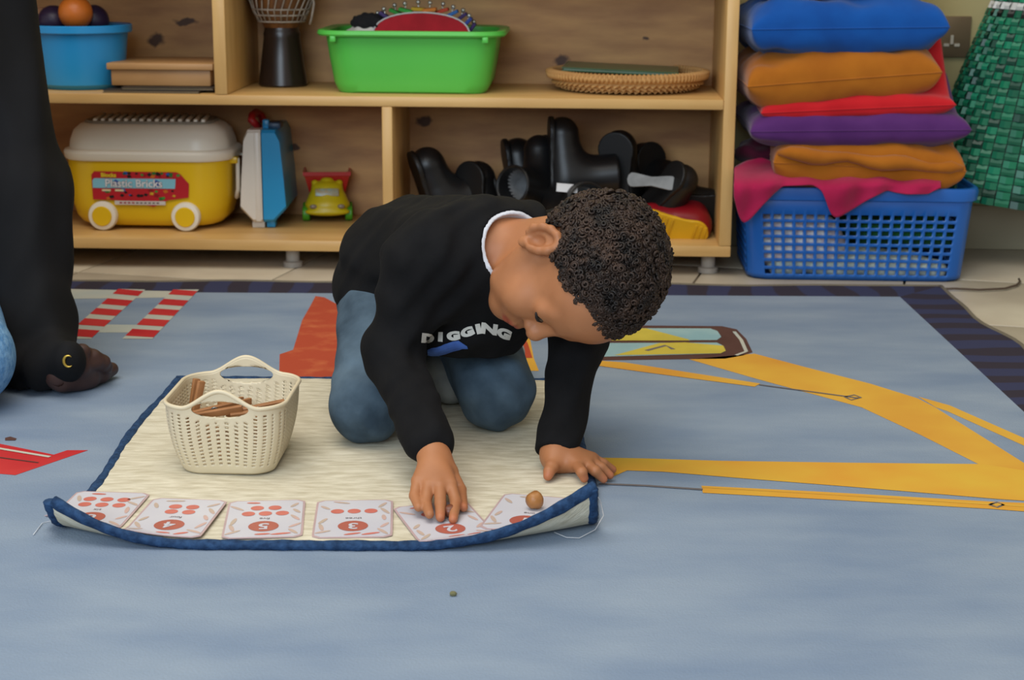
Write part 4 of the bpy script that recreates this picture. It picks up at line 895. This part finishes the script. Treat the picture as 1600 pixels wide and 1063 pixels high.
MB().box((0, -.004, .02), (.03, .008, .07), bev=.002).obj('plate', m_spring, hk); MB().tube([(0, -.006, .03), (0, -.03, .0), (0, -.055, .0), (0, -.065, .02)], .005, 8).obj('prong', m_spring, hk, 3.2)
# ================================================================== the boy on hands and knees
from mathutils.bvhtree import BVHTree
def V3(*a): return np.array(a, float)
HU = Vector((.82, -.568, .013)).normalized(); HF = Vector((-.284, -.405, -.875)); HF = (HF - HU * HF.dot(HU)).normalized(); _t = math.radians(6.5); HU, HF = HU * math.cos(_t) + HF * math.sin(_t), HF * math.cos(_t) - HU * math.sin(_t); HR = HF.cross(HU).normalized()   # crown, face and right-ear directions of the bowed head
HC = P(883, 417, 2.0); HS = .96
def hd(u, f, r): return HC + (HU * u + HF * f + HR * r) * HS
AX = (tuple(HU), tuple(HF), tuple(HR))
PEL = Vector((-.143, 2.35, .185)); SHC = Vector((-.035, 2.085, .258))
SHR = Vector((-.112, 2.04, .262)); SHL = Vector((.066, 2.13, .262))
ELR = P(612, 558, 2.025); WRR = P(676, 708, 1.868)
WRL = G(868, 708, .036); ELL = Vector((.085, 2.065, .15))
HIR = Vector((-.186, 2.315, .165)); HIL = Vector((-.085, 2.36, .165)); KNR = Vector((-.188, 2.075, .060)); KNL = Vector((-.021, 2.140, .064))
ANR = Vector((-.150, 2.34, .05)); ANL = Vector((-.035, 2.40, .055))
base = (PEL + SHC) / 2
boy = thing('person', 'boy in black sweater and jeans kneeling over the cards on the mat', 'person', (base.x, base.y, 0))
b = SDF((-.27, 1.74, .005), (.25, 2.52, .38), .0019)
# trunk and limbs
b.cone(PEL, SHC, .075, .062, .02).cone(SHR, SHL, .034, .034, .03)
b.cone(SHR, ELR, .032, .026, .02).cone(ELR, WRR, .025, .0185, .012); b.cone(SHL, ELL, .032, .025, .02).cone(ELL, WRL, .024, .0185, .012)
b.cone(HIR, KNR, .046, .038, .02).cone(KNR, ANR, .036, .025, .01).cone(HIL, KNL, .046, .038, .02).cone(KNL, ANL, .036, .025, .01)
b.cone(ANR, ANR + Vector((.06, .035, -.012)), .024, .02, .01).cone(ANL, ANL + Vector((.03, .05, -.015)), .024, .02, .01)
# neck and head
b.cone(SHC + Vector((.012, -.005, .005)), hd(-.035, -.022, 0), .036, .037, .02)
b.ell(hd(.047, -.012, 0), V3(.080, .086, .070) * HS, .02, AX)
b.ell(hd(.058, .038, 0), V3(.048, .049, .058) * HS, .02, AX)
b.ell(hd(-.014, .030, 0), V3(.064, .053, .051) * HS, .02, AX)
b.ell(hd(-.052, .054, 0), V3(.026, .028, .032) * HS, .02, AX)
b.ell(hd(-.065, .066, 0), V3(.021, .021, .024) * HS, .014, AX)
for s_ in (-1, 1):
    b.ell(hd(-.024, .054, s_ * .028), V3(.028, .028, .024) * HS, .016, AX)
    b.cone(hd(-.02, .0, s_ * .054), hd(-.062, .042, s_ * .03), .012, .013, .02)
    b.ell(hd(.020, .095, s_ * .031), V3(.011, .011, .017) * HS, .012, AX, True)
    b.ell(hd(.0195, .0688, s_ * .030), V3(.0120, .0112, .0150) * HS, .012, AX)
    b.cone(hd(.037, .080, s_ * .010), hd(.038, .0695, s_ * .036), .005, .0045, .016)
b.cone(hd(.024, .079, 0), hd(-.002, .091, 0), .0075, .0095, .012)
b.ell(hd(-.007, .0935, 0), V3(.010, .0095, .011) * HS, .006, AX)
for s_ in (-1, 1):
    b.ell(hd(-.0115, .0855, s_ * .0110), V3(.0068, .0085, .0065) * HS, .004, AX)
    b.ell(hd(-.0165, .0905, s_ * .0055), V3(.003, .0035, .003) * HS, .003, AX, True)
b.ell(hd(-.0395, .0775, 0), V3(.012, .012, .022) * HS, .012, AX)
b.cone(hd(-0.0395, 0.0875, -.006), hd(-0.0395, 0.0875, .006), .0048, .0048, .004); b.cone(hd(-0.0395, 0.0875, .006), hd(-0.0435, 0.0780, .0205), .0046, .0022, .004); b.cone(hd(-0.0395, 0.0875, -.006), hd(-0.0435, 0.0780, -.0205), .0046, .0022, .004)
b.cone(hd(-0.0495, 0.0840, -.007), hd(-0.0495, 0.0840, .007), .0056, .0056, .004); b.cone(hd(-0.0495, 0.0840, .007), hd(-0.0445, 0.0770, .0205), .0052, .002, .004); b.cone(hd(-0.0495, 0.0840, -.007), hd(-0.0445, 0.0770, -.0205), .0052, .002, .004)
b.cone(hd(-0.0445, 0.0930, -.016), hd(-0.0445, 0.0930, .016), .0016, .0016, .002, True); 
# ears
for s_ in (-1, 1):
    ea = []
    for k2 in range(11):
        a = math.radians(-150 + k2 * 31); ea.append(hd(.0 + .0255 * math.cos(a) + .003, -.010 - .0152 * math.sin(a) , s_ * (.0715 + .006 * (1 if math.sin(a) > 0 else .3) * abs(math.sin(a)))))
    b.ell(hd(.002, -.008, s_ * .068), V3(.0265, .0165, .007) * HS, .006, AX)
    b.chain(ea, [.0034] + [.0042] * 9 + [.0036], .005)
    b.ell(hd(-.024, -.002, s_ * .0705), V3(.008, .007, .0045) * HS, .004, AX)
    b.ell(hd(-.003, -.007, s_ * .0765), V3(.0130, .0085, .0105) * HS, .003, AX, True)
    b.ell(hd(.014, -.010, s_ * .079), V3(.008, .006, .005) * HS, .003, AX, True)
    b.ell(hd(-.005, .004, s_ * .072), V3(.005, .004, .0045) * HS, .004, AX)
# left hand, flat on the mat edge with spread fingers
fl_ = {'i': ((901, 727, .030), (909, 738, .0295), (913, 748, .0215)), 'm': ((914, 724, .030), (930, 736, .026), (943, 749, .0145)), 'r': ((921, 721, .029), (939, 731, .024), (953, 743, .0145)), 'p': ((925, 718, .028), (942, 725, .023), (957, 734, .0135))}
for q, (a, c, e) in fl_.items():
    A, C_, E = G(*a), G(*c), G(*e); b.cone(WRL + Vector((.004, -.006, -.003)), A, .0145, .0088, .012); b.chain([A, C_, E], [.0074, .0066, .0052], .002)
b.cone(WRL, G(862, 730, .029), .014, .0085, .012); b.chain([G(862, 730, .029), G(858, 737, .026), G(856, 744, .0215)], [.0082, .007, .0058], .002)
# right hand, pinching a nut above the card
fr_ = {'i': ((704, 757, 1.812), (712, 784, 1.790), (708, 812)), 'm': ((687, 760, 1.806), (688, 788, 1.780), (688, 809)), 'r': ((669, 759, 1.808), (665, 786, 1.784), (671, 804)), 'p': ((653, 752, 1.816), (648, 775, 1.796), (654, 793))}
for q, (a, c, e) in fr_.items():
    A, C_, E = P(*a), P(*c), G(e[0], e[1], {'i': .0205, 'm': .0225, 'r': .026, 'p': .029}[q]); b.cone(WRR + Vector((.002, -.008, -.004)), A, .0150, .0082, .008); b.chain([A, C_, E], [.0072, .0066, .0052], .0015)
tb_ = [P(702, 738, 1.85), P(719, 766, 1.835), G(724, 793, .0235)]
b.cone(WRR, tb_[0], .014, .011, .01); b.chain(tb_, [.0095, .0075, .0054], .0015)
m_skin = M('boy_skin', '#a06945', '#ab724c', rough=.5, scale=20, attr='tint', sss=.06, spec=.35)
lipc = np.array(hd(-.0445, .083, 0)); Un, Fn, Rn = [np.array(x) for x in (HU, HF, HR)]
tips = [np.array(G(*x)) for x in ((913, 749, .0215), (945, 751, .0145), (955, 744, .0145), (958, 735, .0135), (856, 745, .0215), (722, 792, .026), (708, 813, .0205), (690, 809, .0225))]
def skin_tint(v):
    t = np.ones((len(v), 3)); d = v - lipc; q = np.sqrt((d @ Un / .0108) ** 2 + (d @ Fn / .017) ** 2 + (d @ Rn / .0205) ** 2); m_ = np.clip((1.12 - q) / .25, 0, 1)[:, None]
    t = t * (1 - m_) + np.array((.88, .50, .62)) * m_
    for p in tips: w = np.clip((.011 - np.linalg.norm(v - p, axis=1)) / .007, 0, 1)[:, None]; t = t * (1 - w) + t * w * np.array((1.14, .98, 1.05))
    return t
wpar(b.obj('body', m_skin, None, tint=skin_tint), boy)
# eyes: lash line and brow, the lids are lowered
m_lash = M('lash_black', '#140d0b', rough=.6); m_brow = M('brow_brown', '#4a2e20', rough=.8)
for s_ in (-1, 1):
    wpar(MB().tube([hd(.0140, .0775, s_ * .0185), hd(.0134, .0808, s_ * .024), hd(.0130, .0815, s_ * .030), hd(.0134, .0795, s_ * .0365), hd(.0142, .0755, s_ * .0430)], [.0010, .0021, .0025, .0023, .0010], 6).obj('eyelashes', m_lash, None, 3.2), boy)
    wpar(MB().sphere(hd(.0158, .0718, s_ * .030), .0105 * HS, 14, 9).obj('eyeball', M('eye_dark', '#20140f', rough=.15), None, 3.2), boy)
    wpar(MB().tube([hd(.0365, .0858, s_ * .011), hd(.0395, .0842, s_ * .020), hd(.0410, .0797, s_ * .031), hd(.0385, .0727, s_ * .042)], [.0008, .0017, .0016, .0006], 6).obj('eyebrow', m_brow, None, 3.2), boy)
# sweater
sh = SDF((-.28, 1.84, .0), (.17, 2.50, .37), .003)
sh.cone(PEL + Vector((0, 0, .012)), SHC, .094, .076, .03).ell(PEL + Vector((-.002, -.03, -.013)), (.107, .115, .104), .03)
sh.cone(SHR + Vector((.012, .01, -.002)), SHL, .046, .046, .05)
sh.ell(P(735, 470, 2.10), (.090, .055, .070), .04).ell(P(722, 505, 2.12), (.085, .05, .05), .03)
def folds(X, Y, Z):
    w = X * 31 + Y * 17 - Z * 24; return (.0022 * np.sin(w * 1.9 + 3 * np.sin(Z * 28 + X * 12)) + .0016 * np.sin(Z * 95 + 2.5 * np.sin(X * 40 + Y * 22)) * np.sin(X * 37 + Y * 30) + .0010 * np.sin(X * 150 - Z * 120 + 2 * np.sin(Y * 60)))
sh.ripple(folds); sh.cut((0, 2.12, .124), (.0, .01, -1), .004)
sv = SDF(sh.lo, sh.lo + sh.h * (sh.n - 1), sh.h)
sv.cone(SHR, ELR, .045, .0345, .03).cone(ELR, WRR + (ELR - WRR) * .10, .0345, .0300, .02)
sv.cone(SHL, ELL, .042, .034, .03).cone(ELL, WRL + (ELL - WRL) * .06, .034, .0265, .02)
sv.ripple(folds)
for W_, E_, off in ((WRR, ELR, .004), (WRL, ELL, -.002)):
    d = (W_ - E_).normalized(); sv.ell(W_ + d * (.09 + off), (.09, .09, .09), .003, None, True)
sh._comb(tuple(slice(0, q) for q in sh.n), sv.D, .025, False)
NKC = P(807, 389, 2.035); sh.ell(NKC, (.0485, .0485, .0485), .004, None, True)
m_shirt = M('sweater_black', '#0b0b0d', '#101012', rough=.9, scale=25, bump=.25, bscale=55, spec=.2)
shirt = wpar(sh.obj('sweater', m_shirt), boy)
# knitted cuffs
# white undershirt collar
us = SDF((-.20, 1.95, .15), (.12, 2.25, .37), .0022)
us.cone(PEL + Vector((0, 0, .012)), SHC, .091, .0735, .03).cone(SHR + Vector((.012, .01, -.002)), SHL, .0435, .0435, .05).ell(P(735, 470, 2.10), (.087, .053, .067), .04)
us.ripple(folds); us.ell(NKC, (.0440, .0440, .0440), .003, None, True)
sl, X, Y, Z = us._sl(us.lo, us.lo + us.h * us.n); us.D[sl] = np.maximum(us.D[sl], np.sqrt((X - NKC.x) ** 2 + (Y - NKC.y) ** 2 + (Z - NKC.z) ** 2) - .056)
wpar(us.obj('undershirt_collar', M('undershirt_white', '#c9cbd2', rough=.8, var=.03)), boy)
# jeans
j_ = SDF((-.29, 2.0, .004), (.08, 2.52, .30), .003)
j_.cone(HIR, HIL, .060, .064, .03).cone(HIR, KNR, .0585, .046, .02).cone(KNR, KNR + (ANR - KNR) * .8, .045, .038, .012).cone(HIL, KNL, .062, .051, .02).cone(KNL, KNL + (ANL - KNL) * .75, .048, .04, .012)
j_.cut((0, 0, .0145), (0, 0, -1), .006).cut((0, 0, .192), (0, 0, 1), .004)
j_.ripple(lambda X, Y, Z: .0018 * np.sin(Z * 110 + 2 * np.sin(X * 60 + Y * 30)) * np.sin(Y * 35) + .001 * np.sin(X * 140 + Z * 90))
wpar(j_.obj('jeans', M('denim', '#303f4c', '#576a79', rough=.9, scale=14, detail=8, bump=.5, bscale=45, lo=.3, hi=.68, spec=.2)), boy)
# socks
so = SDF((-.22, 2.22, .005), (.06, 2.52, .12), .0025)
so.cone(G(672, 588, .050), G(704, 604, .040), .030, .0255, .01).cone(G(672, 588, .050), G(655, 575, .055), .030, .032, .01); so.cone(ANL, ANL + Vector((.03, .05, -.015)), .029, .025, .01)
so.cut((0, 0, .0145), (0, 0, -1), .004)
wpar(so.obj('socks', M('sock_grey', '#8f928f', '#a2a39d', rough=.95, scale=40, bump=.3)), boy)
# printed lettering on the chest
me_ = shirt.data; bv = BVHTree.FromPolygons([v.co.copy() for v in me_.vertices], [tuple(p.vertices) for p in me_.polygons])
def onto(px, py, off=.0016):
    h = bv.ray_cast(CAMLOC, ray(px, py)); return None if h[0] is None else h[0] + h[1] * off
def decal(name, verts2, faces, mat, maxdev=.06):
    pts = [onto(x, y) for x, y in verts2]; ok = [p for p in pts if p is not None]
    if len(ok) < 3: return
    my = sorted(p.y for p in ok)[len(ok) // 2]
    f = [q for q in faces if all(pts[i] is not None and abs(pts[i].y - my) < maxdev for i in q)]
    if f: wpar(MB().add([p if p is not None else Vector((0, 0, 0)) for p in pts], f).obj(name, mat, None, None), boy)
m_let = M('print_letter_white', '#c8c6bf', rough=.8); m_blu = M('print_blue', '#2c4a8a', '#3a5ea6', rough=.8, scale=50)
for ch, px, py, ang, sz in (('D', 668, 529, .10, 17), ('I', 689, 527, .05, 17), ('G', 709, 525, -.12, 16), ('G', 731, 519, -.35, 17), ('I', 748, 514, -.2, 18), ('N', 764, 514, .15, 20), ('G', 787, 521, .35, 18)):
    q = text_mb(ch, sz * 1.5, 0, bold=2.0)
    bm = bmesh.new(); vs = [bm.verts.new(p) for p in q.v]; [bm.faces.new([vs[i] for i in f]) for f in q.f if len(set(f)) > 2]
    bmesh.ops.triangulate(bm, faces=bm.faces[:]); bmesh.ops.subdivide_edges(bm, edges=[e for e in bm.edges if e.calc_length() > 4], cuts=2, use_grid_fill=True); bmesh.ops.triangulate(bm, faces=bm.faces[:]); bm.verts.index_update()
    ca_, sa_ = math.cos(ang), math.sin(ang)
    decal('printed_letter', [(px + v.co.x * 1.1 * ca_ + v.co.y * .72 * sa_, py + v.co.x * 1.1 * sa_ - v.co.y * .72 * ca_) for v in bm.verts], [tuple(v.index for v in f.verts) for f in bm.faces], m_let); bm.free()
top = [(669, 546), (674, 544), (684, 542), (696, 537), (708, 533), (717, 532), (723, 536), (730, 540)]; bot = [(669, 554), (674, 555), (684, 555), (696, 552), (708, 548), (717, 546), (723, 544), (731, 544)]
vs = []
for r2 in range(5):
    for c2 in range(29):
        i = min(6, c2 // 4); fr = c2 / 4 - i; a = [top[i][q] + (top[i + 1][q] - top[i][q]) * fr for q in (0, 1)]; c = [bot[i][q] + (bot[i + 1][q] - bot[i][q]) * fr for q in (0, 1)]; vs.append((a[0] + (c[0] - a[0]) * r2 / 4, a[1] + (c[1] - a[1]) * r2 / 4))
decal('printed_picture', vs, [(r2 * 29 + i, r2 * 29 + i + 1, r2 * 29 + i + 30, r2 * 29 + i + 29) for r2 in range(4) for i in range(28)], m_blu, .1)
# hair: base cap and tight curls
def hairline(az):            # az from the face (0) round to the back (180), returns lowest u with hair
    tb = [(0, .080), (18, .083), (32, .086), (45, .062), (58, .046), (68, .040), (76, .020), (84, .016), (92, .030), (106, .026), (118, -.016), (140, -.036), (180, -.045)]
    for (a0, u0), (a1, u1) in zip(tb, tb[1:]):
        if a0 <= az <= a1: return u0 + (u1 - u0) * (az - a0) / (a1 - a0)
    return .0
spots = []; NS = 3600
for k2 in range(NS):
    z_ = 1 - 2 * (k2 + .5) / NS; a = k2 * 2.399963; rxy = math.sqrt(1 - z_ * z_); d = (z_, rxy * math.cos(a), rxy * math.sin(a))
    u, f_, r_ = .047 + .083 * d[0], -.010 + .090 * d[1], .0725 * d[2]
    az = math.degrees(math.atan2(abs(r_), f_ + .010)); jit = random.uniform(-.004, .004)
    if u > hairline(az) + jit: spots.append((u, f_, r_, d))
hb = MB()
for (u, f_, r_, d) in spots:
    n_ = Vector((HU * d[0] / .083 + HF * d[1] / .090 + HR * d[2] / .0725)).normalized(); p = hd(u, f_, r_)
    tng = n_.orthogonal().normalized(); tng = Matrix.Rotation(random.uniform(0, 6.28), 3, n_) @ tng
    ax_ = (n_ + tng * random.uniform(-.9, .9)).normalized(); tng = (tng - ax_ * tng.dot(ax_)).normalized(); bi = ax_.cross(tng)
    hl = u - hairline(math.degrees(math.atan2(abs(r_), f_ + .010))); amp = min(1, .35 + hl / .03)
    h0 = amp * random.uniform(.0015, .0085); rise = amp * random.uniform(.002, .005); R0_ = random.uniform(.0032, .0060) * (.6 + .4 * amp); turns = random.uniform(1.3, 2.1); m_ = 12; ph = random.uniform(0, 6.28)
    hb.tube([p + n_ * h0 + ax_ * (rise * i / m_) + (tng * math.cos(ph + turns * 6.28 * i / m_) + bi * math.sin(ph + turns * 6.28 * i / m_)) * R0_ * (1 - .72 * i / m_) for i in range(m_ + 1)], [.0012] + [.0017] * (m_ - 1) + [.0008], 4, caps=False)
wpar(hb.obj('hair', M('hair_dark_brown', '#150f0c', '#3c2b21', rough=.58, scale=38, spec=.35), None, 3.2), boy)
cap = MB(); rg = []
def capdir(d): return hd(.047 + .0862 * d[0], -.010 + .0925 * d[1], .0755 * d[2])
for i in range(1, 40):
    th = math.pi * i / 40
    for j in range(80): pass
grid = [[None] * 81 for _ in range(41)]
for i in range(41):
    for j in range(81):
        th = math.pi * i / 40; a = 2 * math.pi * j / 80; grid[i][j] = (math.cos(th), math.sin(th) * math.cos(a), math.sin(th) * math.sin(a))
cv = []; cf = []; idx = {}
for i in range(40):
    for j in range(80):
        qd = [grid[i][j], grid[i + 1][j], grid[i + 1][j + 1], grid[i][j + 1]]; m_ = [sum(x) / 4 for x in zip(*qd)]; az = math.degrees(math.atan2(abs(.0725 * m_[2]), .090 * m_[1]))
        if .047 + .083 * m_[0] > hairline(az) + .004:
            o_ = len(cv); cv += [capdir(x) for x in qd]; cf.append((o_, o_ + 1, o_ + 2, o_ + 3))
wpar(MB().add(cv, cf).obj('scalp_hair', M('scalp_dark', '#110c0a', rough=.8), None, 3.2), boy)

# ================================================================== the adult seated at the left edge
WRA = G(92, 582, .040); SHA = Vector((-.80, 2.53, .605)); ELA = P(34, 320, 2.47)
ad = thing('person', 'adult in a black robe seated on the rug, leaning on one hand', 'person', (-1.0, 2.55, 0))
a_ = SDF((-1.45, 2.02, .004), (-.55, 2.85, 1.06), .0045)
a_.cone((-1.0, 2.60, .13), (-1.0, 2.58, .56), .15, .125, .05).cone((-1.2, 2.56, .59), (-.80, 2.54, .59), .055, .055, .05)
a_.cone((-1.0, 2.57, .62), (-1.0, 2.55, .73), .055, .05, .04).ell((-1.0, 2.535, .83), (.078, .098, .115), .02).ell((-1.0, 2.48, .79), (.055, .05, .07), .02).ell((-1.0, 2.432, .815), (.012, .016, .02), .01)
a_.cone(SHA, ELA, .046, .036, .02).cone(ELA, P(60, 530, 2.405), .034, .027, .02).cone(P(60, 530, 2.405), WRA, .026, .023, .02); a_.cone((-1.2, 2.55, .59), (-1.28, 2.40, .36), .05, .042, .02).cone((-1.28, 2.40, .36), (-1.12, 2.24, .25), .04, .028, .02).cone((-1.12, 2.24, .25), (-1.08, 2.17, .235), .026, .02, .01)
a_.cone((-.92, 2.55, .12), (-.765, 2.235, .085), .085, .055, .03).cone((-.765, 2.235, .08), (-1.0, 2.16, .055), .05, .035, .02).cone((-1.08, 2.55, .12), (-1.26, 2.24, .09), .085, .055, .03).cone((-1.26, 2.24, .08), (-1.02, 2.12, .055), .05, .035, .02)
# the adult's face, other hand and bare feet
for s_ in (-1, 1):
    a_.ell((-1.0 + s_ * .033, 2.438, .838), (.016, .012, .010), .008, None, True); a_.ell((-1.0 + s_ * .032, 2.450, .837), (.014, .011, .009), .004)
    a_.ell((-1.0 + s_ * .04, 2.46, .79), (.026, .026, .026), .02)
a_.cone((-1.0, 2.438, .845), (-1.0, 2.424, .812), .009, .013, .01); a_.cone((-1.018, 2.437, .776), (-.982, 2.437, .776), .007, .007, .006); a_.cone((-1.016, 2.438, .764), (-.984, 2.438, .764), .008, .008, .006); a_.ell((-1.0, 2.45, .735), (.026, .022, .018), .015)
for k_, (dx, ln) in enumerate(((-.024, .055), (-.008, .066), (.008, .062), (.022, .05))): a_.chain([(-1.08 + dx, 2.165, .235), (-1.075 + dx * 1.15, 2.165 - ln * .55, .222), (-1.07 + dx * 1.2, 2.165 - ln * .8, .200)], [.0115, .0098, .0085], .003)
a_.chain([(-1.055, 2.19, .232), (-1.035, 2.165, .222), (-1.03, 2.14, .210)], [.014, .011, .009], .004)
a_.chain([(-1.0, 2.155, .05), (-1.06, 2.135, .042), (-1.15, 2.12, .03)], [.034, .033, .024], .02); a_.chain([(-1.02, 2.12, .05), (-.96, 2.095, .042), (-.87, 2.085, .03)], [.034, .033, .024], .02)
h_ = SDF((-.75, 2.30, .004), (-.56, 2.62, .14), .0022)
m_ask = M('adult_skin', '#3a2520', '#46302a', rough=.5, scale=30, spec=.35)
wpar(a_.obj('body', m_ask), ad)
# the resting hand: palm, curled fingers and the thumb along the near side
PA = G(118, 578, .036); 
hnd = [(([G(112, 566, .055), G(128, 550, .068), G(140, 556, .052), G(138, 566, .04)]), .0105), (([G(120, 570, .05), G(145, 558, .056), G(161, 566, .045), G(160, 576, .028)]), .0105), (([G(124, 575, .045), G(150, 566, .048), G(165, 573, .035), G(163, 580, .022)]), .0098), (([G(126, 580, .035), G(148, 572, .036), G(160, 578, .026), G(158, 584, .018)]), .009)]
h_.cone(WRA + Vector((-.008, .004, .004)), PA, .024, .026, .01)
for pts, r_ in hnd: h_.cone(PA, pts[0], .024, r_ + .004, .012); h_.chain(pts, [r_ + .0015, r_ + .001, r_, r_ * .85], .003)
h_.cone(G(98, 592, .03), G(140, 592, .021), .020, .0145, .01); h_.chain([G(138, 591, .021), G(158, 586, .020), G(174, 577, .021)], [.0145, .0118, .0105], .004)
h_.cut((0, 0, .0065), (0, 0, -1), .004)
hv = h_.obj('hand', m_ask); hm_ = hv.data; bpy.data.objects.remove(hv)
bo = [c for c in ad.children if c.name.startswith('body')][0]
bm = bmesh.new(); bm.from_mesh(bo.data); bm.from_mesh(hm_); bm.to_mesh(bo.data); bm.free(); bo.data.polygons.foreach_set('use_smooth', [True] * len(bo.data.polygons))
# robe: open at the front, long wide sleeve down to the wrist
rb = SDF((-1.55, 2.08, .01), (-.58, 2.95, 1.05), .005)
rb.cone((-1.0, 2.64, .16), (-1.0, 2.62, .54), .21, .15, .06).cone((-1.2, 2.57, .60), (-.81, 2.55, .60), .075, .072, .06)
rb.cone(SHA, P(34, 300, 2.47), .072, .064, .04).cone(P(34, 300, 2.47), P(56, 520, 2.40), .064, .056, .03).cone(P(56, 520, 2.40), P(68, 578, 2.38), .056, .050, .03).cone(P(48, 566, 2.375), P(86, 570, 2.365), .044, .038, .02).cone(P(20, 330, 2.48), P(36, 560, 2.42), .045, .055, .04)
rb.cone((-1.2, 2.57, .6), (-1.29, 2.42, .36), .07, .065, .04).cone((-1.29, 2.42, .36), (-1.14, 2.26, .26), .06, .05, .04)
rb.cone(P(52, 585, 2.40), P(62, 612, 2.375), .034, .008, .03).cone(G(76, 572, .045), G(103, 564, .060), .042, .026, .02)
rb.ell((-1.0, 2.40, .40), (.115, .14, .45), .02, None, True)
rb.cut((0, 0, .012), (0, 0, -1)); 
rb.ripple(lambda X, Y, Z: .004 * np.sin(X * 60 + Y * 45 + 2.2 * np.sin(Z * 9)) + .002 * np.sin(X * 120 - Y * 70 + 3 * np.sin(Z * 14 + X * 8)))
m_robe = M('robe_black', '#0b0b0d', '#0f0f12', rough=.85, scale=10, bump=.2, bscale=20, spec=.25)
wpar(rb.obj('robe', m_robe), ad)
# dotted dress under the robe, denim legs, headscarf
m_dots = M('dress_dotted', '#131316', rough=.85); nt = m_dots.node_tree; N = nt.nodes; L = nt.links; tc = N.new('ShaderNodeTexCoord'); vo = N.new('ShaderNodeTexVoronoi'); vo.inputs['Scale'].default_value = 26; vo.inputs['Randomness'].default_value = .35; L.new(tc.outputs['Object'], vo.inputs['Vector']); gt = N.new('ShaderNodeMath'); gt.operation = 'LESS_THAN'; gt.inputs[1].default_value = .22; L.new(vo.outputs['Distance'], gt.inputs[0]); mx = N.new('ShaderNodeMix'); mx.data_type = 'RGBA'; L.new(gt.outputs[0], mx.inputs[0]); mx.inputs[6].default_value = (*lin('#131316'), 1); mx.inputs[7].default_value = (*lin('#c4c4c4'), 1); L.new(mx.outputs[2], N['Principled BSDF'].inputs['Base Color'])
dr = SDF((-1.25, 2.25, .1), (-.68, 2.85, .70), .006); dr.cone((-1.0, 2.58, .18), (-1.0, 2.56, .56), .185, .14, .05).ell((-.92, 2.50, .33), (.13, .07, .22), .04); dr.cut((0, 0, .14), (0, 0, -1)).cut((0, 0, .64), (0, 0, 1)); wpar(dr.obj('dotted_dress', m_dots), ad)
jn = SDF((-1.40, 2.02, .006), (-.62, 2.75, .30), .005)
jn.cone((-.92, 2.55, .13), (-.758, 2.225, .085), .10, .068, .03).cone((-.758, 2.225, .085), (-.96, 2.17, .06), .064, .05, .02).cone((-1.08, 2.55, .13), (-1.26, 2.24, .09), .1, .068, .03).cone((-1.26, 2.24, .08), (-1.06, 2.13, .06), .064, .05, .02); jn.cut((0, 0, .0075), (0, 0, -1), .005)
wpar(jn.obj('jeans', M('light_denim', '#4f83b5', '#76a3cc', rough=.9, scale=120, bump=.3, bscale=200)), ad)
sf = SDF((-1.25, 2.38, .5), (-.75, 2.78, 1.06), .005); sf.ell((-1.0, 2.55, .84), (.098, .112, .135), .03).cone((-1.0, 2.57, .74), (-1.0, 2.57, .62), .085, .13, .05).ell((-1.0, 2.45, .81), (.062, .09, .085), .015, None, True); wpar(sf.obj('headscarf', m_robe), ad)
# crescent ornament on the cuff
mo = []
cm = G(107, 566, .062) + Vector((0, -.03, 0))
for k2 in range(14):
    a = math.radians(50 + k2 * 20); mo.append(Vector((.0068 * math.cos(a), 0, .0082 * math.sin(a))))
ro = [.0004, .001, .0014, .0017, .0019, .0021, .0022, .0022, .0021, .0019, .0017, .0014, .001, .0004]
MOON = (mo, ro)
bvr = [c for c in ad.children if c.name.startswith('robe')][0].data; bvt = BVHTree.FromPolygons([v.co.copy() for v in bvr.vertices], [tuple(p.vertices) for p in bvr.polygons])
h = bvt.ray_cast(CAMLOC, ray(108, 565)); c0 = (h[0] if h[0] is not None else cm) + Vector((0, -.003, .001))
wpar(MB().tube([c0 + p for p in mo], ro, 8).obj('crescent_charm', M('gold', '#c9a84a', rough=.3, metal=.7), None, 3.2), ad)
